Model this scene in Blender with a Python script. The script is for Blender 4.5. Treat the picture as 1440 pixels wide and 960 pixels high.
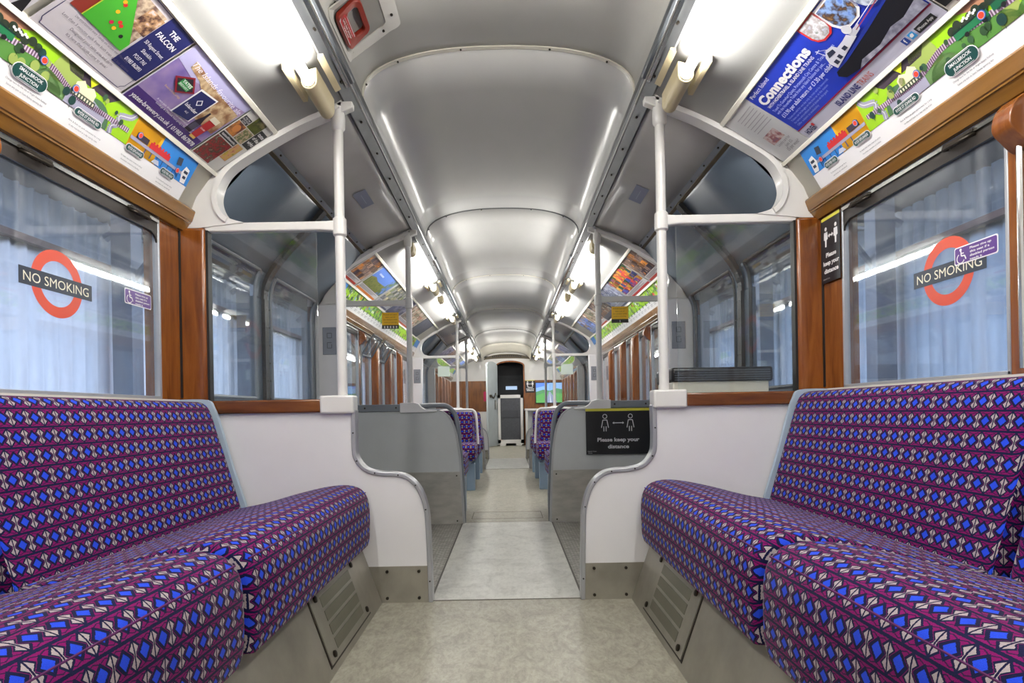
import bpy, bmesh, math, random
from mathutils import Vector, Matrix

S = bpy.context.scene
for o in list(bpy.data.objects):
    bpy.data.objects.remove(o)
COL = S.collection
random.seed(7)
PI = math.pi

# ------------------------------------------------------------------ camera, world, exposure
EYE = 0.709
cam_d = bpy.data.cameras.new('camera')
cam = bpy.data.objects.new('camera', cam_d)
COL.objects.link(cam)
cam_d.sensor_width = 36.0
cam_d.lens = 820.0 / 1440.0 * 36.0
cam_d.shift_x = (720 - 714) / 1440.0
cam_d.shift_y = (580 - 480) / 1440.0
cam_d.clip_start = 0.02
cam.location = (0.015, 0.0, EYE)
ROLL = math.radians(1.0)
cam.rotation_euler = (Matrix.Rotation(PI / 2, 3, 'X') @ Matrix.Rotation(-ROLL, 3, 'Z')).to_euler()
S.camera = cam

w = bpy.data.worlds.new('world')
S.world = w
w.use_nodes = True
bg = w.node_tree.nodes['Background']
bg.inputs[0].default_value = (0.72, 0.81, 1.0, 1)
bg.inputs[1].default_value = 5.0
S.view_settings.view_transform = 'Standard'
S.view_settings.look = 'None'
S.view_settings.gamma = 1
S.view_settings.use_curve_mapping = False
S.view_settings.exposure = 0.32
TUBE_POWER = 60.0

# ------------------------------------------------------------------ materials
def lin(c):
    return tuple(((v / 255) / 12.92 if v / 255 <= 0.04045 else ((v / 255 + 0.055) / 1.055) ** 2.4) for v in c)

class N:
    """tiny expression layer over math nodes"""
    def __init__(s, nt, sock): s.nt = nt; s.k = sock
    def _op(s, op, b=None, c=None):
        n = s.nt.nodes.new('ShaderNodeMath'); n.operation = op
        s.nt.links.new(s.k, n.inputs[0])
        for i, x in ((1, b), (2, c)):
            if x is None: continue
            if isinstance(x, N): s.nt.links.new(x.k, n.inputs[i])
            else: n.inputs[i].default_value = x
        return N(s.nt, n.outputs[0])
    def __add__(s, b): return s._op('ADD', b)
    def __sub__(s, b): return s._op('SUBTRACT', b)
    def __mul__(s, b): return s._op('MULTIPLY', b)
    def __truediv__(s, b): return s._op('DIVIDE', b)
    def lt(s, b): return s._op('LESS_THAN', b)
    def gt(s, b): return s._op('GREATER_THAN', b)
    def abs(s): return s._op('ABSOLUTE')
    def floor(s): return s._op('FLOOR')
    def fract(s): return s._op('FRACT')
    def mod(s, b): return s._op('FLOORED_MODULO', b)
    def max(s, b): return s._op('MAXIMUM', b)
    def min(s, b): return s._op('MINIMUM', b)
    def pow(s, b): return s._op('POWER', b)

MATS = {}
def new_mat(name):
    m = bpy.data.materials.new(name); m.use_nodes = True
    nt = m.node_tree
    return m, nt, nt.nodes['Principled BSDF']

def mixc(nt, fac, a, b):
    n = nt.nodes.new('ShaderNodeMix'); n.data_type = 'RGBA'
    if isinstance(fac, N): nt.links.new(fac.k, n.inputs[0])
    elif hasattr(fac, 'is_output'): nt.links.new(fac, n.inputs[0])
    else: n.inputs[0].default_value = fac
    for i, x in ((6, a), (7, b)):
        if hasattr(x, 'is_output'): nt.links.new(x, n.inputs[i])
        else: n.inputs[i].default_value = (*x, 1)
    return n.outputs[2]

def tex(nt, kind='noise', scale=5, sc=(1, 1, 1), detail=4, rough=0.55, dist=0.0, coord='Object'):
    tc = nt.nodes.new('ShaderNodeTexCoord'); mp = nt.nodes.new('ShaderNodeMapping')
    mp.inputs['Scale'].default_value = sc
    nt.links.new(tc.outputs[coord], mp.inputs[0])
    n = nt.nodes.new('ShaderNodeTexNoise')
    n.inputs['Scale'].default_value = scale; n.inputs['Detail'].default_value = detail
    n.inputs['Roughness'].default_value = rough; n.inputs['Distortion'].default_value = dist
    nt.links.new(mp.outputs[0], n.inputs['Vector'])
    return n.outputs[0]

def ramp(nt, sock, stops):
    r = nt.nodes.new('ShaderNodeValToRGB')
    e = r.color_ramp.elements
    while len(e) < len(stops): e.new(0.5)
    for el, (p, c) in zip(e, stops):
        el.position = p; el.color = (*c, 1)
    nt.links.new(sock, r.inputs[0])
    return r.outputs[0]

def bump(nt, p, sock, dist=0.001, strength=0.3):
    b = nt.nodes.new('ShaderNodeBump'); b.inputs['Strength'].default_value = strength
    b.inputs['Distance'].default_value = dist
    nt.links.new(sock, b.inputs['Height']); nt.links.new(b.outputs[0], p.inputs['Normal'])

def paint(name, rgb, rough=0.4, metal=0.0, var=0.06, vscale=6, coat=0.0, sc=(1, 1, 1)):
    if name in MATS: return MATS[name]
    m, nt, p = new_mat(name)
    c = lin(rgb)
    t = tex(nt, scale=vscale, sc=sc)
    d = tuple(max(0, x * (1 - var * 2)) for x in c)
    nt.links.new(ramp(nt, t, [(0.25, d), (0.65, c)]), p.inputs['Base Color'])
    p.inputs['Roughness'].default_value = rough; p.inputs['Metallic'].default_value = metal
    p.inputs['Coat Weight'].default_value = coat
    MATS[name] = m
    return m

def ink(rgb, rough=0.35):
    """printed colour on posters and signs"""
    name = 'print_%02x%02x%02x' % tuple(rgb)
    if name in MATS: return MATS[name]
    m, nt, p = new_mat(name)
    p.inputs['Base Color'].default_value = (*lin(rgb), 1)
    p.inputs['Roughness'].default_value = rough
    MATS[name] = m
    return m

def photo_print(name, stops, scale=30, seed=0.0, detail=5):
    """printed picture: mottled procedural colours"""
    if name in MATS: return MATS[name]
    m, nt, p = new_mat(name)
    tc = nt.nodes.new('ShaderNodeTexCoord'); mp = nt.nodes.new('ShaderNodeMapping')
    mp.inputs['Location'].default_value = (seed, seed * 2, 0)
    nt.links.new(tc.outputs['Object'], mp.inputs[0])
    n = nt.nodes.new('ShaderNodeTexNoise'); n.inputs['Scale'].default_value = scale; n.inputs['Detail'].default_value = detail
    nt.links.new(mp.outputs[0], n.inputs['Vector'])
    st = [(0.25 + 0.5 * i / (len(stops) - 1), lin(c)) for i, c in enumerate(stops)]
    nt.links.new(ramp(nt, n.outputs[0], st), p.inputs['Base Color'])
    p.inputs['Roughness'].default_value = 0.35
    MATS[name] = m
    return m

def wood(name, sc, cols=((58, 24, 8), (122, 62, 22), (150, 88, 34)), rough=0.22):
    m, nt, p = new_mat(name)
    t = tex(nt, scale=4, sc=sc, detail=7, rough=0.6, dist=0.5)
    t2 = tex(nt, scale=60, sc=sc, detail=3)
    c1 = ramp(nt, t, [(0.32, lin(cols[0])), (0.5, lin(cols[1])), (0.7, lin(cols[2]))])
    f = N(nt, t2) * 0.25
    nt.links.new(mixc(nt, f, c1, lin(cols[0])), p.inputs['Base Color'])
    p.inputs['Roughness'].default_value = rough
    p.inputs['Coat Weight'].default_value = 0.4; p.inputs['Coat Roughness'].default_value = 0.12
    return m

WOOD_V = wood('varnished_wood_upright', (6, 6, 0.7), cols=((92, 46, 14), (130, 72, 24), (152, 92, 38)))
WOOD_Y = wood('varnished_wood_rail', (6, 0.6, 6), cols=((104, 70, 26), (126, 86, 34), (140, 98, 42)))
WOOD_X = wood('varnished_wood_sill', (0.8, 6, 6), cols=((84, 44, 14), (114, 64, 24), (134, 82, 34)))
WOOD_FLAT = wood('veneer_panel', (5, 5, 1.0), cols=((96, 54, 20), (128, 76, 28), (140, 88, 36)), rough=0.35)

WHITE = paint('white_gloss_paint', (222, 220, 216), 0.3, var=0.03, coat=0.2)
CREAM = paint('cream_cove_paint', (214, 210, 196), 0.4, var=0.04)
PANEL_W = paint('white_laminate_panel', (226, 225, 226), 0.35, var=0.02)
PANEL_G = paint('grey_laminate_panel', (192, 196, 198), 0.3, var=0.04)
CEIL_A = paint('ceiling_enamel', (206, 204, 197), 0.42, var=0.03)
CEIL_B = paint('ceiling_sheet', (202, 202, 199), 0.24, var=0.05, metal=0.12, vscale=3, sc=(1, 0.4, 1))
LIGHTPANEL = paint('lamp_panel_enamel', (168, 168, 166), 0.3, var=0.02)
DOORCEIL = paint('door_bay_ceiling', (178, 175, 172), 0.3, var=0.05)
RAIL = paint('ceiling_rail_metal', (104, 106, 108), 0.5, metal=0.3, var=0.12, vscale=12)
RAILDARK = paint('dark_rubber_strip', (78, 82, 86), 0.4, var=0.1)
STEEL = paint('brushed_steel', (186, 184, 178), 0.32, metal=0.45, var=0.14, vscale=9, sc=(1, 1, 3))
KICK = paint('scuffed_kick_plate', (164, 160, 148), 0.35, metal=0.45, var=0.14, vscale=8)
HATCH = paint('hatch_louvre', (122, 121, 106), 0.45, metal=0.3, var=0.1)
TRIMAL = paint('aluminium_trim', (176, 178, 182), 0.35, metal=0.4, var=0.06)
TREAD = None
GREYPAINT = paint('grey_paint', (122, 128, 136), 0.35, var=0.06)
BLUEGREY = paint('blue_grey_paint', (128, 150, 172), 0.4, var=0.05)
DOORGREY = paint('door_blue_grey', (98, 110, 122), 0.35, var=0.06)
DARKRUB = paint('black_rubber', (26, 25, 24), 0.5, var=0.2)
BROWNMET = paint('dark_brown_window_rail', (50, 44, 40), 0.35, var=0.15)
CHROME = paint('worn_chrome', (190, 190, 186), 0.18, metal=1.0, var=0.08)
HOLDER = paint('yellowed_lampholder_plastic', (204, 190, 152), 0.4, var=0.08)
SCREW = paint('dark_screw', (52, 46, 38), 0.4, metal=0.6, var=0.1)
BLACK = paint('black_plastic', (22, 22, 24), 0.35, var=0.1)
RED = paint('red_handle_paint', (150, 44, 26), 0.35, var=0.1)

def mk_lino():
    m, nt, p = new_mat('marbled_linoleum')
    t = tex(nt, scale=9, sc=(1.6, 0.8, 1), detail=9, rough=0.72, dist=1.6)
    t2 = tex(nt, scale=70, sc=(1, 0.5, 1), detail=5, rough=0.7, dist=0.6)
    c = ramp(nt, t, [(0.3, lin((124, 120, 106))), (0.47, lin((148, 145, 131))), (0.62, lin((163, 160, 146))), (0.75, lin((142, 141, 132)))])
    f = N(nt, ramp(nt, t2, [(0.44, (0, 0, 0)), (0.62, (1, 1, 1))])) * 0.35
    nt.links.new(mixc(nt, f, c, lin((98, 93, 78))), p.inputs['Base Color'])
    p.inputs['Roughness'].default_value = 0.4
    bump(nt, p, t2, 0.0005, 0.2)
    return m
LINO = mk_lino()

def mk_lino2():
    m, nt, p = new_mat('worn_grey_floor_sheet')
    t = tex(nt, scale=7, sc=(1.2, 1, 1), detail=9, rough=0.75, dist=0.8)
    t2 = tex(nt, scale=60, sc=(1, 0.4, 1), detail=5, rough=0.7, dist=0.6)
    c = ramp(nt, t, [(0.3, lin((158, 158, 152))), (0.5, lin((190, 190, 184))), (0.72, lin((206, 206, 198)))])
    f = N(nt, ramp(nt, t2, [(0.48, (0, 0, 0)), (0.65, (1, 1, 1))])) * 0.25
    nt.links.new(mixc(nt, f, c, lin((120, 118, 108))), p.inputs['Base Color'])
    p.inputs['Roughness'].default_value = 0.33
    p.inputs['Metallic'].default_value = 0.1
    return m
LINO2 = mk_lino2()

def mk_tread():
    m, nt, p = new_mat('ribbed_tread_plate')
    tc = nt.nodes.new('ShaderNodeTexCoord'); sp = nt.nodes.new('ShaderNodeSeparateXYZ')
    nt.links.new(tc.outputs['Object'], sp.inputs[0])
    y = N(nt, sp.outputs[1]); x = N(nt, sp.outputs[0])
    g = ((y * 45.0).fract() - 0.5).abs().gt(0.24)
    g2 = ((x * 30.0 + (y * 45.0).floor() * 0.5).fract() - 0.5).abs().gt(0.12)
    g = g * g2
    t = tex(nt, scale=20, detail=6)
    c = ramp(nt, t, [(0.35, lin((134, 132, 126))), (0.65, lin((182, 180, 172)))])
    nt.links.new(mixc(nt, g, lin((112, 110, 105)), c), p.inputs['Base Color'])
    p.inputs['Roughness'].default_value = 0.42; p.inputs['Metallic'].default_value = 0.5
    bump(nt, p, g.k, 0.002, 0.6)
    return m
TREAD = mk_tread()

def mk_moquette(pu=0.0433, pv=0.046):
    m, nt, p = new_mat('purple_moquette')
    uv = nt.nodes.new('ShaderNodeUVMap'); uv.uv_map = 'UVMap'
    sp = nt.nodes.new('ShaderNodeSeparateXYZ'); nt.links.new(uv.outputs[0], sp.inputs[0])
    nz = nt.nodes.new('ShaderNodeTexNoise'); nz.inputs['Scale'].default_value = 420; nz.inputs['Detail'].default_value = 1
    nt.links.new(uv.outputs[0], nz.inputs['Vector'])
    jit = (N(nt, nz.outputs[0]) - 0.5) * 0.04
    U = N(nt, sp.outputs[0]) / pu + jit; V = N(nt, sp.outputs[1]) / pv + jit
    row = V.floor()
    b = (V.fract() - 0.5).abs()
    a = ((U + row.mod(2.0) * 0.5).fract() - 0.5).abs()
    wv = (a * -1.0) + 0.5
    # step the outlines like woven pile
    dia = a / 0.41 + b / 0.37
    blue = (a / 0.245 + b / 0.225).lt(1.0)
    navy_d = dia.lt(1.0)
    kite = (wv / 0.215 + (b - 0.20).abs() / 0.20).lt(1.0)
    kite_o = (wv / 0.31 + (b - 0.22).abs() / 0.28).lt(1.0)
    waist = wv.lt(0.055) * b.lt(0.12)
    white = kite.max(waist)
    line_v = wv.lt(0.032)
    line_h = b.gt(0.445)
    zig = ((b - 0.40 + (a - 0.25).abs() * 0.35).abs()).lt(0.02)
    navy_c = lin((12, 16, 58)); mag = lin((122, 0, 92)); whi = lin((170, 158, 160)); blu = lin((34, 72, 216))
    c = mixc(nt, (zig * 0.85).k, mag, navy_c)
    c = mixc(nt, navy_d.max(kite_o).max(line_h).k, c, navy_c)
    c = mixc(nt, white.k, c, whi)
    c = mixc(nt, line_v.k, c, navy_c)
    c = mixc(nt, blue.k, c, blu)
    fuzz = tex(nt, scale=900, coord='Object', detail=2)
    v = nt.nodes.new('ShaderNodeMix'); v.data_type = 'RGBA'; v.blend_type = 'MULTIPLY'
    v.inputs[0].default_value = 0.5
    nt.links.new(c, v.inputs[6])
    nt.links.new(ramp(nt, fuzz, [(0.3, (0.55, 0.55, 0.55)), (0.7, (1, 1, 1))]), v.inputs[7])
    nt.links.new(v.outputs[2], p.inputs['Base Color'])
    p.inputs['Roughness'].default_value = 0.9
    p.inputs['Sheen Weight'].default_value = 0.08
    p.inputs['Sheen Roughness'].default_value = 0.4
    p.inputs['Specular IOR Level'].default_value = 0.2
    bump(nt, p, fuzz, 0.001, 0.35)
    return m
MOQ = mk_moquette()
PIPE = paint('magenta_piping', (84, 10, 84), 0.8, var=0.2)

def mk_glass(name, tint=(0.92, 0.95, 0.97), f0=0.05, dirt=0.03):
    m = bpy.data.materials.new(name); m.use_nodes = True
    nt = m.node_tree; nt.nodes.clear()
    out = nt.nodes.new('ShaderNodeOutputMaterial')
    tr = nt.nodes.new('ShaderNodeBsdfTransparent'); tr.inputs[0].default_value = (*tint, 1)
    gl = nt.nodes.new('ShaderNodeBsdfGlossy'); gl.inputs['Roughness'].default_value = 0.03
    gl.inputs[0].default_value = (1, 1, 1, 1)
    geo = nt.nodes.new('ShaderNodeNewGeometry')
    dt = nt.nodes.new('ShaderNodeVectorMath'); dt.operation = 'DOT_PRODUCT'
    nt.links.new(geo.outputs['Normal'], dt.inputs[0]); nt.links.new(geo.outputs['Incoming'], dt.inputs[1])
    c = N(nt, dt.outputs['Value']).abs()
    f = ((c * -1.0 + 1.0).pow(5.0)) * (1 - f0) + f0
    mx = nt.nodes.new('ShaderNodeMixShader')
    nt.links.new(f.k, mx.inputs[0]); nt.links.new(tr.outputs[0], mx.inputs[1]); nt.links.new(gl.outputs[0], mx.inputs[2])
    df = nt.nodes.new('ShaderNodeBsdfDiffuse'); df.inputs[0].default_value = (0.75, 0.8, 0.85, 1)
    t = tex(nt, scale=6, sc=(1, 3, 0.8), detail=8, rough=0.75)
    fr = ramp(nt, t, [(0.42, (0, 0, 0)), (0.75, (1, 1, 1))])
    fd = N(nt, fr) * dirt * 1.5 + dirt * 0.5
    mx2 = nt.nodes.new('ShaderNodeMixShader')
    nt.links.new(fd.k, mx2.inputs[0]); nt.links.new(mx.outputs[0], mx2.inputs[1]); nt.links.new(df.outputs[0], mx2.inputs[2])
    nt.links.new(mx2.outputs[0], out.inputs[0])
    return m
GLASS = mk_glass('window_glass', f0=0.06, dirt=0.05)
CLEAR = mk_glass('screen_glass', tint=(0.95, 0.97, 0.97), f0=0.035, dirt=0.012)

def emit(name, rgb, strength):
    m = bpy.data.materials.new(name); m.use_nodes = True
    nt = m.node_tree; nt.nodes.clear()
    out = nt.nodes.new('ShaderNodeOutputMaterial'); e = nt.nodes.new('ShaderNodeEmission')
    e.inputs[0].default_value = (*rgb, 1); e.inputs[1].default_value = strength
    nt.links.new(e.outputs[0], out.inputs[0])
    return m
TUBE = emit('lit_tube', (1.0, 0.975, 0.93), TUBE_POWER)

# ------------------------------------------------------------------ mesh helpers
class MB:
    def __init__(s): s.v = []; s.f = []; s.uv = {}; s.m = []
    def add(s, verts, faces, mat=0, uvs=None):
        o = len(s.v); s.v += [tuple(p) for p in verts]
        for i, f in enumerate(faces):
            s.f.append(tuple(o + k for k in f)); s.m.append(mat)
            if uvs: s.uv[len(s.f) - 1] = uvs[i]
        return s
    def box(s, x0, x1, y0, y1, z0, z1, mat=0):
        x0, x1 = min(x0, x1), max(x0, x1)
        v = [(x, y, z) for x in (x0, x1) for y in (y0, y1) for z in (z0, z1)]
        return s.add(v, [(0, 1, 3, 2), (4, 6, 7, 5), (0, 4, 5, 1), (2, 3, 7, 6), (0, 2, 6, 4), (1, 5, 7, 3)], mat)
    def prism(s, poly, y0, y1, mat=0):        # polygon in (x, z) extruded along y
        n = len(poly)
        v = [(x, y0, z) for x, z in poly] + [(x, y1, z) for x, z in poly]
        f = [tuple(range(n)), tuple(range(2 * n - 1, n - 1, -1))]
        f += [(i, i + n, (i + 1) % n + n, (i + 1) % n) for i in range(n)]
        return s.add(v, f, mat)
    def ribbon(s, A, B, y0, y1, mat=0):       # plate between two equally long curves in (x, z)
        n = len(A)
        v = [(x, y0, z) for x, z in A] + [(x, y0, z) for x, z in B] + [(x, y1, z) for x, z in A] + [(x, y1, z) for x, z in B]
        f = []
        for i in range(n - 1):
            f += [(i, i + 1, n + i + 1, n + i), (2 * n + i, 3 * n + i, 3 * n + i + 1, 2 * n + i + 1),
                  (i, 2 * n + i, 2 * n + i + 1, i + 1), (n + i, n + i + 1, 3 * n + i + 1, 3 * n + i)]
        f += [(0, n, 3 * n, 2 * n), (n - 1, 3 * n - 1, 4 * n - 1, 2 * n - 1)]
        return s.add(v, f, mat)
    def sheet(s, prof, y0, y1, mat=0, ny=1):
        n = len(prof); v = []; f = []
        for j in range(ny + 1):
            y = y0 + (y1 - y0) * j / ny
            v += [(x, y, z) for x, z in prof]
        for j in range(ny):
            f += [(j * n + i, j * n + i + 1, (j + 1) * n + i + 1, (j + 1) * n + i) for i in range(n - 1)]
        return s.add(v, f, mat)
    def tube(s, path, r, n=12, mat=0, caps=True):
        P = [Vector(p) for p in path]; rings = []; N0 = None
        for i, p in enumerate(P):
            t = (P[min(i + 1, len(P) - 1)] - P[max(i - 1, 0)]).normalized()
            if N0 is None:
                a = Vector((0, 0, 1)) if abs(t.z) < 0.9 else Vector((1, 0, 0))
                N0 = (a - a.dot(t) * t).normalized()
            else:
                N0 = (N0 - N0.dot(t) * t).normalized()
            b = t.cross(N0)
            rr = r[i] if isinstance(r, (list, tuple)) else r
            rings.append([p + rr * (math.cos(2 * PI * k / n) * N0 + math.sin(2 * PI * k / n) * b) for k in range(n)])
        v = [q for R in rings for q in R]; f = []
        for i in range(len(P) - 1):
            for k in range(n):
                f.append((i * n + k, i * n + (k + 1) % n, (i + 1) * n + (k + 1) % n, (i + 1) * n + k))
        if caps:
            f.append(tuple(range(n - 1, -1, -1))); f.append(tuple(range((len(P) - 1) * n, len(P) * n)))
        return s.add(v, f, mat)

def catmull(pts, n=6):
    P = [pts[0]] + list(pts) + [pts[-1]]
    out = []
    d = len(pts[0])
    for i in range(1, len(P) - 2):
        for k in range(n):
            t = k / n
            out.append(tuple(0.5 * (2 * P[i][j] + (P[i + 1][j] - P[i - 1][j]) * t + (2 * P[i - 1][j] - 5 * P[i][j] + 4 * P[i + 1][j] - P[i + 2][j]) * t * t
                       + (3 * P[i][j] - P[i - 1][j] - 3 * P[i + 1][j] + P[i + 2][j]) * t ** 3) for j in range(d)))
    out.append(tuple(pts[-1]))
    return out

WORLD = {}
def obj(name, mb, mats, parent=None, bevel=0.0, smooth=35, solid=0.0, recalc=True, seg=2):
    me = bpy.data.meshes.new(name)
    me.from_pydata(mb.v, [], mb.f)
    if not isinstance(mats, (list, tuple)): mats = [mats]
    for m in mats: me.materials.append(m)
    for p, k in zip(me.polygons, mb.m): p.material_index = k
    if mb.uv:
        L = me.uv_layers.new(name='UVMap')
        for pi, uvs in mb.uv.items():
            for li, q in zip(me.polygons[pi].loop_indices, uvs): L.data[li].uv = q
    if recalc:
        b = bmesh.new(); b.from_mesh(me)
        bmesh.ops.recalc_face_normals(b, faces=b.faces); b.to_mesh(me); b.free()
    if smooth:
        me.shade_smooth(); me.set_sharp_from_angle(angle=math.radians(smooth))
    o = bpy.data.objects.new(name, me); COL.objects.link(o)
    if bevel:
        k = o.modifiers.new('bevel', 'BEVEL'); k.width = bevel; k.segments = seg; k.limit_method = 'ANGLE'
        k.harden_normals = False
    if solid:
        k = o.modifiers.new('solid', 'SOLIDIFY'); k.thickness = solid; k.offset = 0
    if parent:
        o.parent = parent
        o.location = -WORLD.get(parent.name, Vector((0, 0, 0)))
    WORLD[o.name] = Vector((0, 0, 0))
    return o

def thing(name, label, cat, loc=(0, 0, 0), group=None, kind=None):
    o = bpy.data.objects.new(name, None); COL.objects.link(o)
    o.empty_display_size = 0.1
    o.location = loc; WORLD[o.name] = Vector(loc)
    if label: o['label'] = label
    if cat: o['category'] = cat
    if group: o['group'] = group
    if kind: o['kind'] = kind
    return o
def tag(o, label, cat, group=None):
    o['label'] = label; o['category'] = cat
    if group: o['group'] = group
    return o
def struct(o, label=None):
    o['kind'] = 'structure'
    if label: o['label'] = label
    return o
def copy_thing(root, loc, label, group=None):
    r = root.copy(); COL.objects.link(r); r.location = loc; r['label'] = label
    if group: r['group'] = group
    for ch in list(root.children):
        c = ch.copy(); COL.objects.link(c); c.parent = r
        for g in list(ch.children):
            d = g.copy(); COL.objects.link(d); d.parent = c
    return r

SIDE = {-1: 'left', 1: 'right'}
def mir(pts, s): return [(s * x, z) for x, z in pts]

# ------------------------------------------------------------------ art on flat surfaces (posters, signs)
TEXTCACHE = {}
def text_mesh(body, bold=0.0):
    key = (body, bold)
    if key in TEXTCACHE: return TEXTCACHE[key]
    cu = bpy.data.curves.new('t', 'FONT'); cu.body = body; cu.size = 1.0; cu.offset = bold; cu.resolution_u = 3
    cu.align_x = 'LEFT'
    o = bpy.data.objects.new('t', cu); COL.objects.link(o)
    dg = bpy.context.evaluated_depsgraph_get()
    me = bpy.data.meshes.new_from_object(o.evaluated_get(dg))
    vs = [(v.co.x, v.co.y) for v in me.vertices]; fs = [tuple(p.vertices) for p in me.polygons]
    bpy.data.objects.remove(o); bpy.data.curves.remove(cu); bpy.data.meshes.remove(me)
    if vs:
        x0 = min(v[0] for v in vs); x1 = max(v[0] for v in vs)
    else: x0 = x1 = 0
    TEXTCACHE[key] = (vs, fs, x0, x1)
    return TEXTCACHE[key]

class Art:
    def __init__(s, F, thick=0.0008):
        s.F = F; s.mb = MB(); s.mats = []; s.th = thick
    def mi(s, m):
        if m not in s.mats: s.mats.append(m)
        return s.mats.index(m)
    def poly(s, pts, m, L=1):
        v = [s.F(u, w, L * 0.0005) for u, w in pts]
        s.mb.add(v, [tuple(range(len(v)))], s.mi(m))
    def rect(s, u0, u1, v0, v1, m, L=1): s.poly([(u0, v0), (u1, v0), (u1, v1), (u0, v1)], m, L)
    def base(s, u0, u1, v0, v1, m):
        v = [s.F(u, w, t) for t in (-s.th, 0) for u, w in ((u0, v0), (u1, v0), (u1, v1), (u0, v1))]
        s.mb.add(v, [(0, 1, 2, 3), (4, 5, 6, 7), (0, 1, 5, 4), (1, 2, 6, 5), (2, 3, 7, 6), (3, 0, 4, 7)], s.mi(m))
    def disc(s, u, v, r, m, L=1, rv=None, n=20):
        rv = rv or r
        s.poly([(u + r * math.cos(2 * PI * k / n), v + rv * math.sin(2 * PI * k / n)) for k in range(n)], m, L)
    def ring(s, u, v, r0, r1, m, L=1, n=48, k2=1.0):
        for k in range(n):
            a, b = 2 * PI * k / n, 2 * PI * (k + 1) / n
            s.poly([(u + r0 * math.cos(a), v + k2 * r0 * math.sin(a)), (u + r1 * math.cos(a), v + k2 * r1 * math.sin(a)),
                    (u + r1 * math.cos(b), v + k2 * r1 * math.sin(b)), (u + r0 * math.cos(b), v + k2 * r0 * math.sin(b))], m, L)
    def line(s, pts, wd, m, L=1):
        for (a, b), (c, d) in zip(pts, pts[1:]):
            dx, dy = c - a, d - b; l = math.hypot(dx, dy) or 1
            nx, ny = -dy / l * wd / 2, dx / l * wd / 2
            s.poly([(a - nx, b - ny), (c - nx, d - ny), (c + nx, d + ny), (a + nx, b + ny)], m, L)
    def pill(s, u0, u1, v0, v1, m, L=1, n=8):
        r = (v1 - v0) / 2; c = (v0 + v1) / 2
        pts = [(u1 - r + r * math.cos(-PI / 2 + PI * k / n), c + r * math.sin(-PI / 2 + PI * k / n)) for k in range(n + 1)]
        pts += [(u0 + r + r * math.cos(PI / 2 + PI * k / n), c + r * math.sin(PI / 2 + PI * k / n)) for k in range(n + 1)]
        s.poly(pts, m, L)
    def rrect(s, u0, u1, v0, v1, r, m, L=1, n=5):
        pts = []
        for cx, cy, a0 in ((u1 - r, v0 + r, -PI / 2), (u1 - r, v1 - r, 0), (u0 + r, v1 - r, PI / 2), (u0 + r, v0 + r, PI)):
            pts += [(cx + r * math.cos(a0 + PI / 2 * k / n), cy + r * math.sin(a0 + PI / 2 * k / n)) for k in range(n + 1)]
        s.poly(pts, m, L)
    def text(s, body, u, v, h, m, L=2, align='C', bold=0.0, width=None, slant=0.0, rot=0.0):
        vs, fs, x0, x1 = text_mesh(body, bold)
        if not vs: return
        k = h / 0.72; kx = k
        if width: kx = width / (x1 - x0)
        w_ = (x1 - x0) * kx
        off = {'C': -w_ / 2, 'L': 0, 'R': -w_}[align]
        cr, sr = math.cos(rot), math.sin(rot)
        P = []
        for x, y in vs:
            a = (x - x0) * kx + off + slant * y * k; b = y * k
            P.append(s.F(u + a * cr - b * sr, v + a * sr + b * cr, L * 0.0005))
        s.mb.add(P, fs, s.mi(m))
    def build(s, name, parent=None):
        return obj(name, s.mb, s.mats, parent, smooth=0, recalc=False)

def wall_map(side, y_ref, x0, z0, x1, z1):
    """plane from low point (x0,z0) to high point (x1,z1); u to the reader's right, v up the plane; offset into the car"""
    l = math.hypot(x1 - x0, z1 - z0); dx, dz = (x1 - x0) / l, (z1 - z0) / l
    nx, nz = -dz, dx          # towards the car's middle for the right-hand side
    if nx > 0: nx, nz = -nx, -nz
    def F(u, v, t):
        y = y_ref + (u if side < 0 else -u)
        return (side * (x0 + dx * v + nx * t), y, z0 + dz * v + nz * t)
    return F
def front_map(xr, y, z0):
    """plane facing the camera, u to the right, v up"""
    return lambda u, v, t: (xr + u, y - t, z0 + v)

# ================================================================== SETTING
Y0, B1, B2, B3, B4, Y9 = -1.0, 2.20, 3.75, 7.37, 9.02, 12.60
SECTIONS = [(Y0, B1), (B2, B3), (B4, Y9)]
BAYS = [(B1, B2), (B3, B4)]

# floor
f = MB(); f.box(-1.22, 1.22, Y0, B1 + 0.02, -0.03, 0)
f.box(-1.22, 1.22, B2 + 0.03, B3, -0.03, 0); f.box(-1.22, 1.22, B4, Y9 + 0.9, -0.03, 0)
struct(obj('floor', f, LINO), 'cream and grey marbled linoleum floor of the gangway')
for (a, b) in BAYS:
    f = MB(); f.box(-0.29, 0.285, a + 0.02, b + 0.03, -0.03, 0.001)
    struct(obj('floor', f, LINO2))
    for s in (-1, 1):
        f = MB(); f.box(s * 0.292, s * 1.22, a + 0.02, b + 0.03, -0.03, 0.0)
        struct(obj('floor', f, TREAD))
        f = MB(); f.box(s * 0.285, s * 0.293, a + 0.02, b + 0.03, -0.02, 0.002)
        struct(obj('trim_1', f, SCREW))
f = MB()
for y in (B1 + 0.012, B2 + 0.028, B3 - 0.004, B4 + 0.002): f.box(-0.30, 0.30, y, y + 0.006, -0.01, 0.0012)
for y in (B2 + 0.16, B2 + 0.42): f.box(-0.24, 0.24, y, y + 0.004, -0.01, 0.0008)
for x in (-0.24, 0.236): f.box(x, x + 0.004, B2 + 0.16, B2 + 0.42, -0.01, 0.0008)
struct(obj('trim_2', f, paint('floor_joint', (84, 78, 66), 0.6, var=0.2)))

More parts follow.
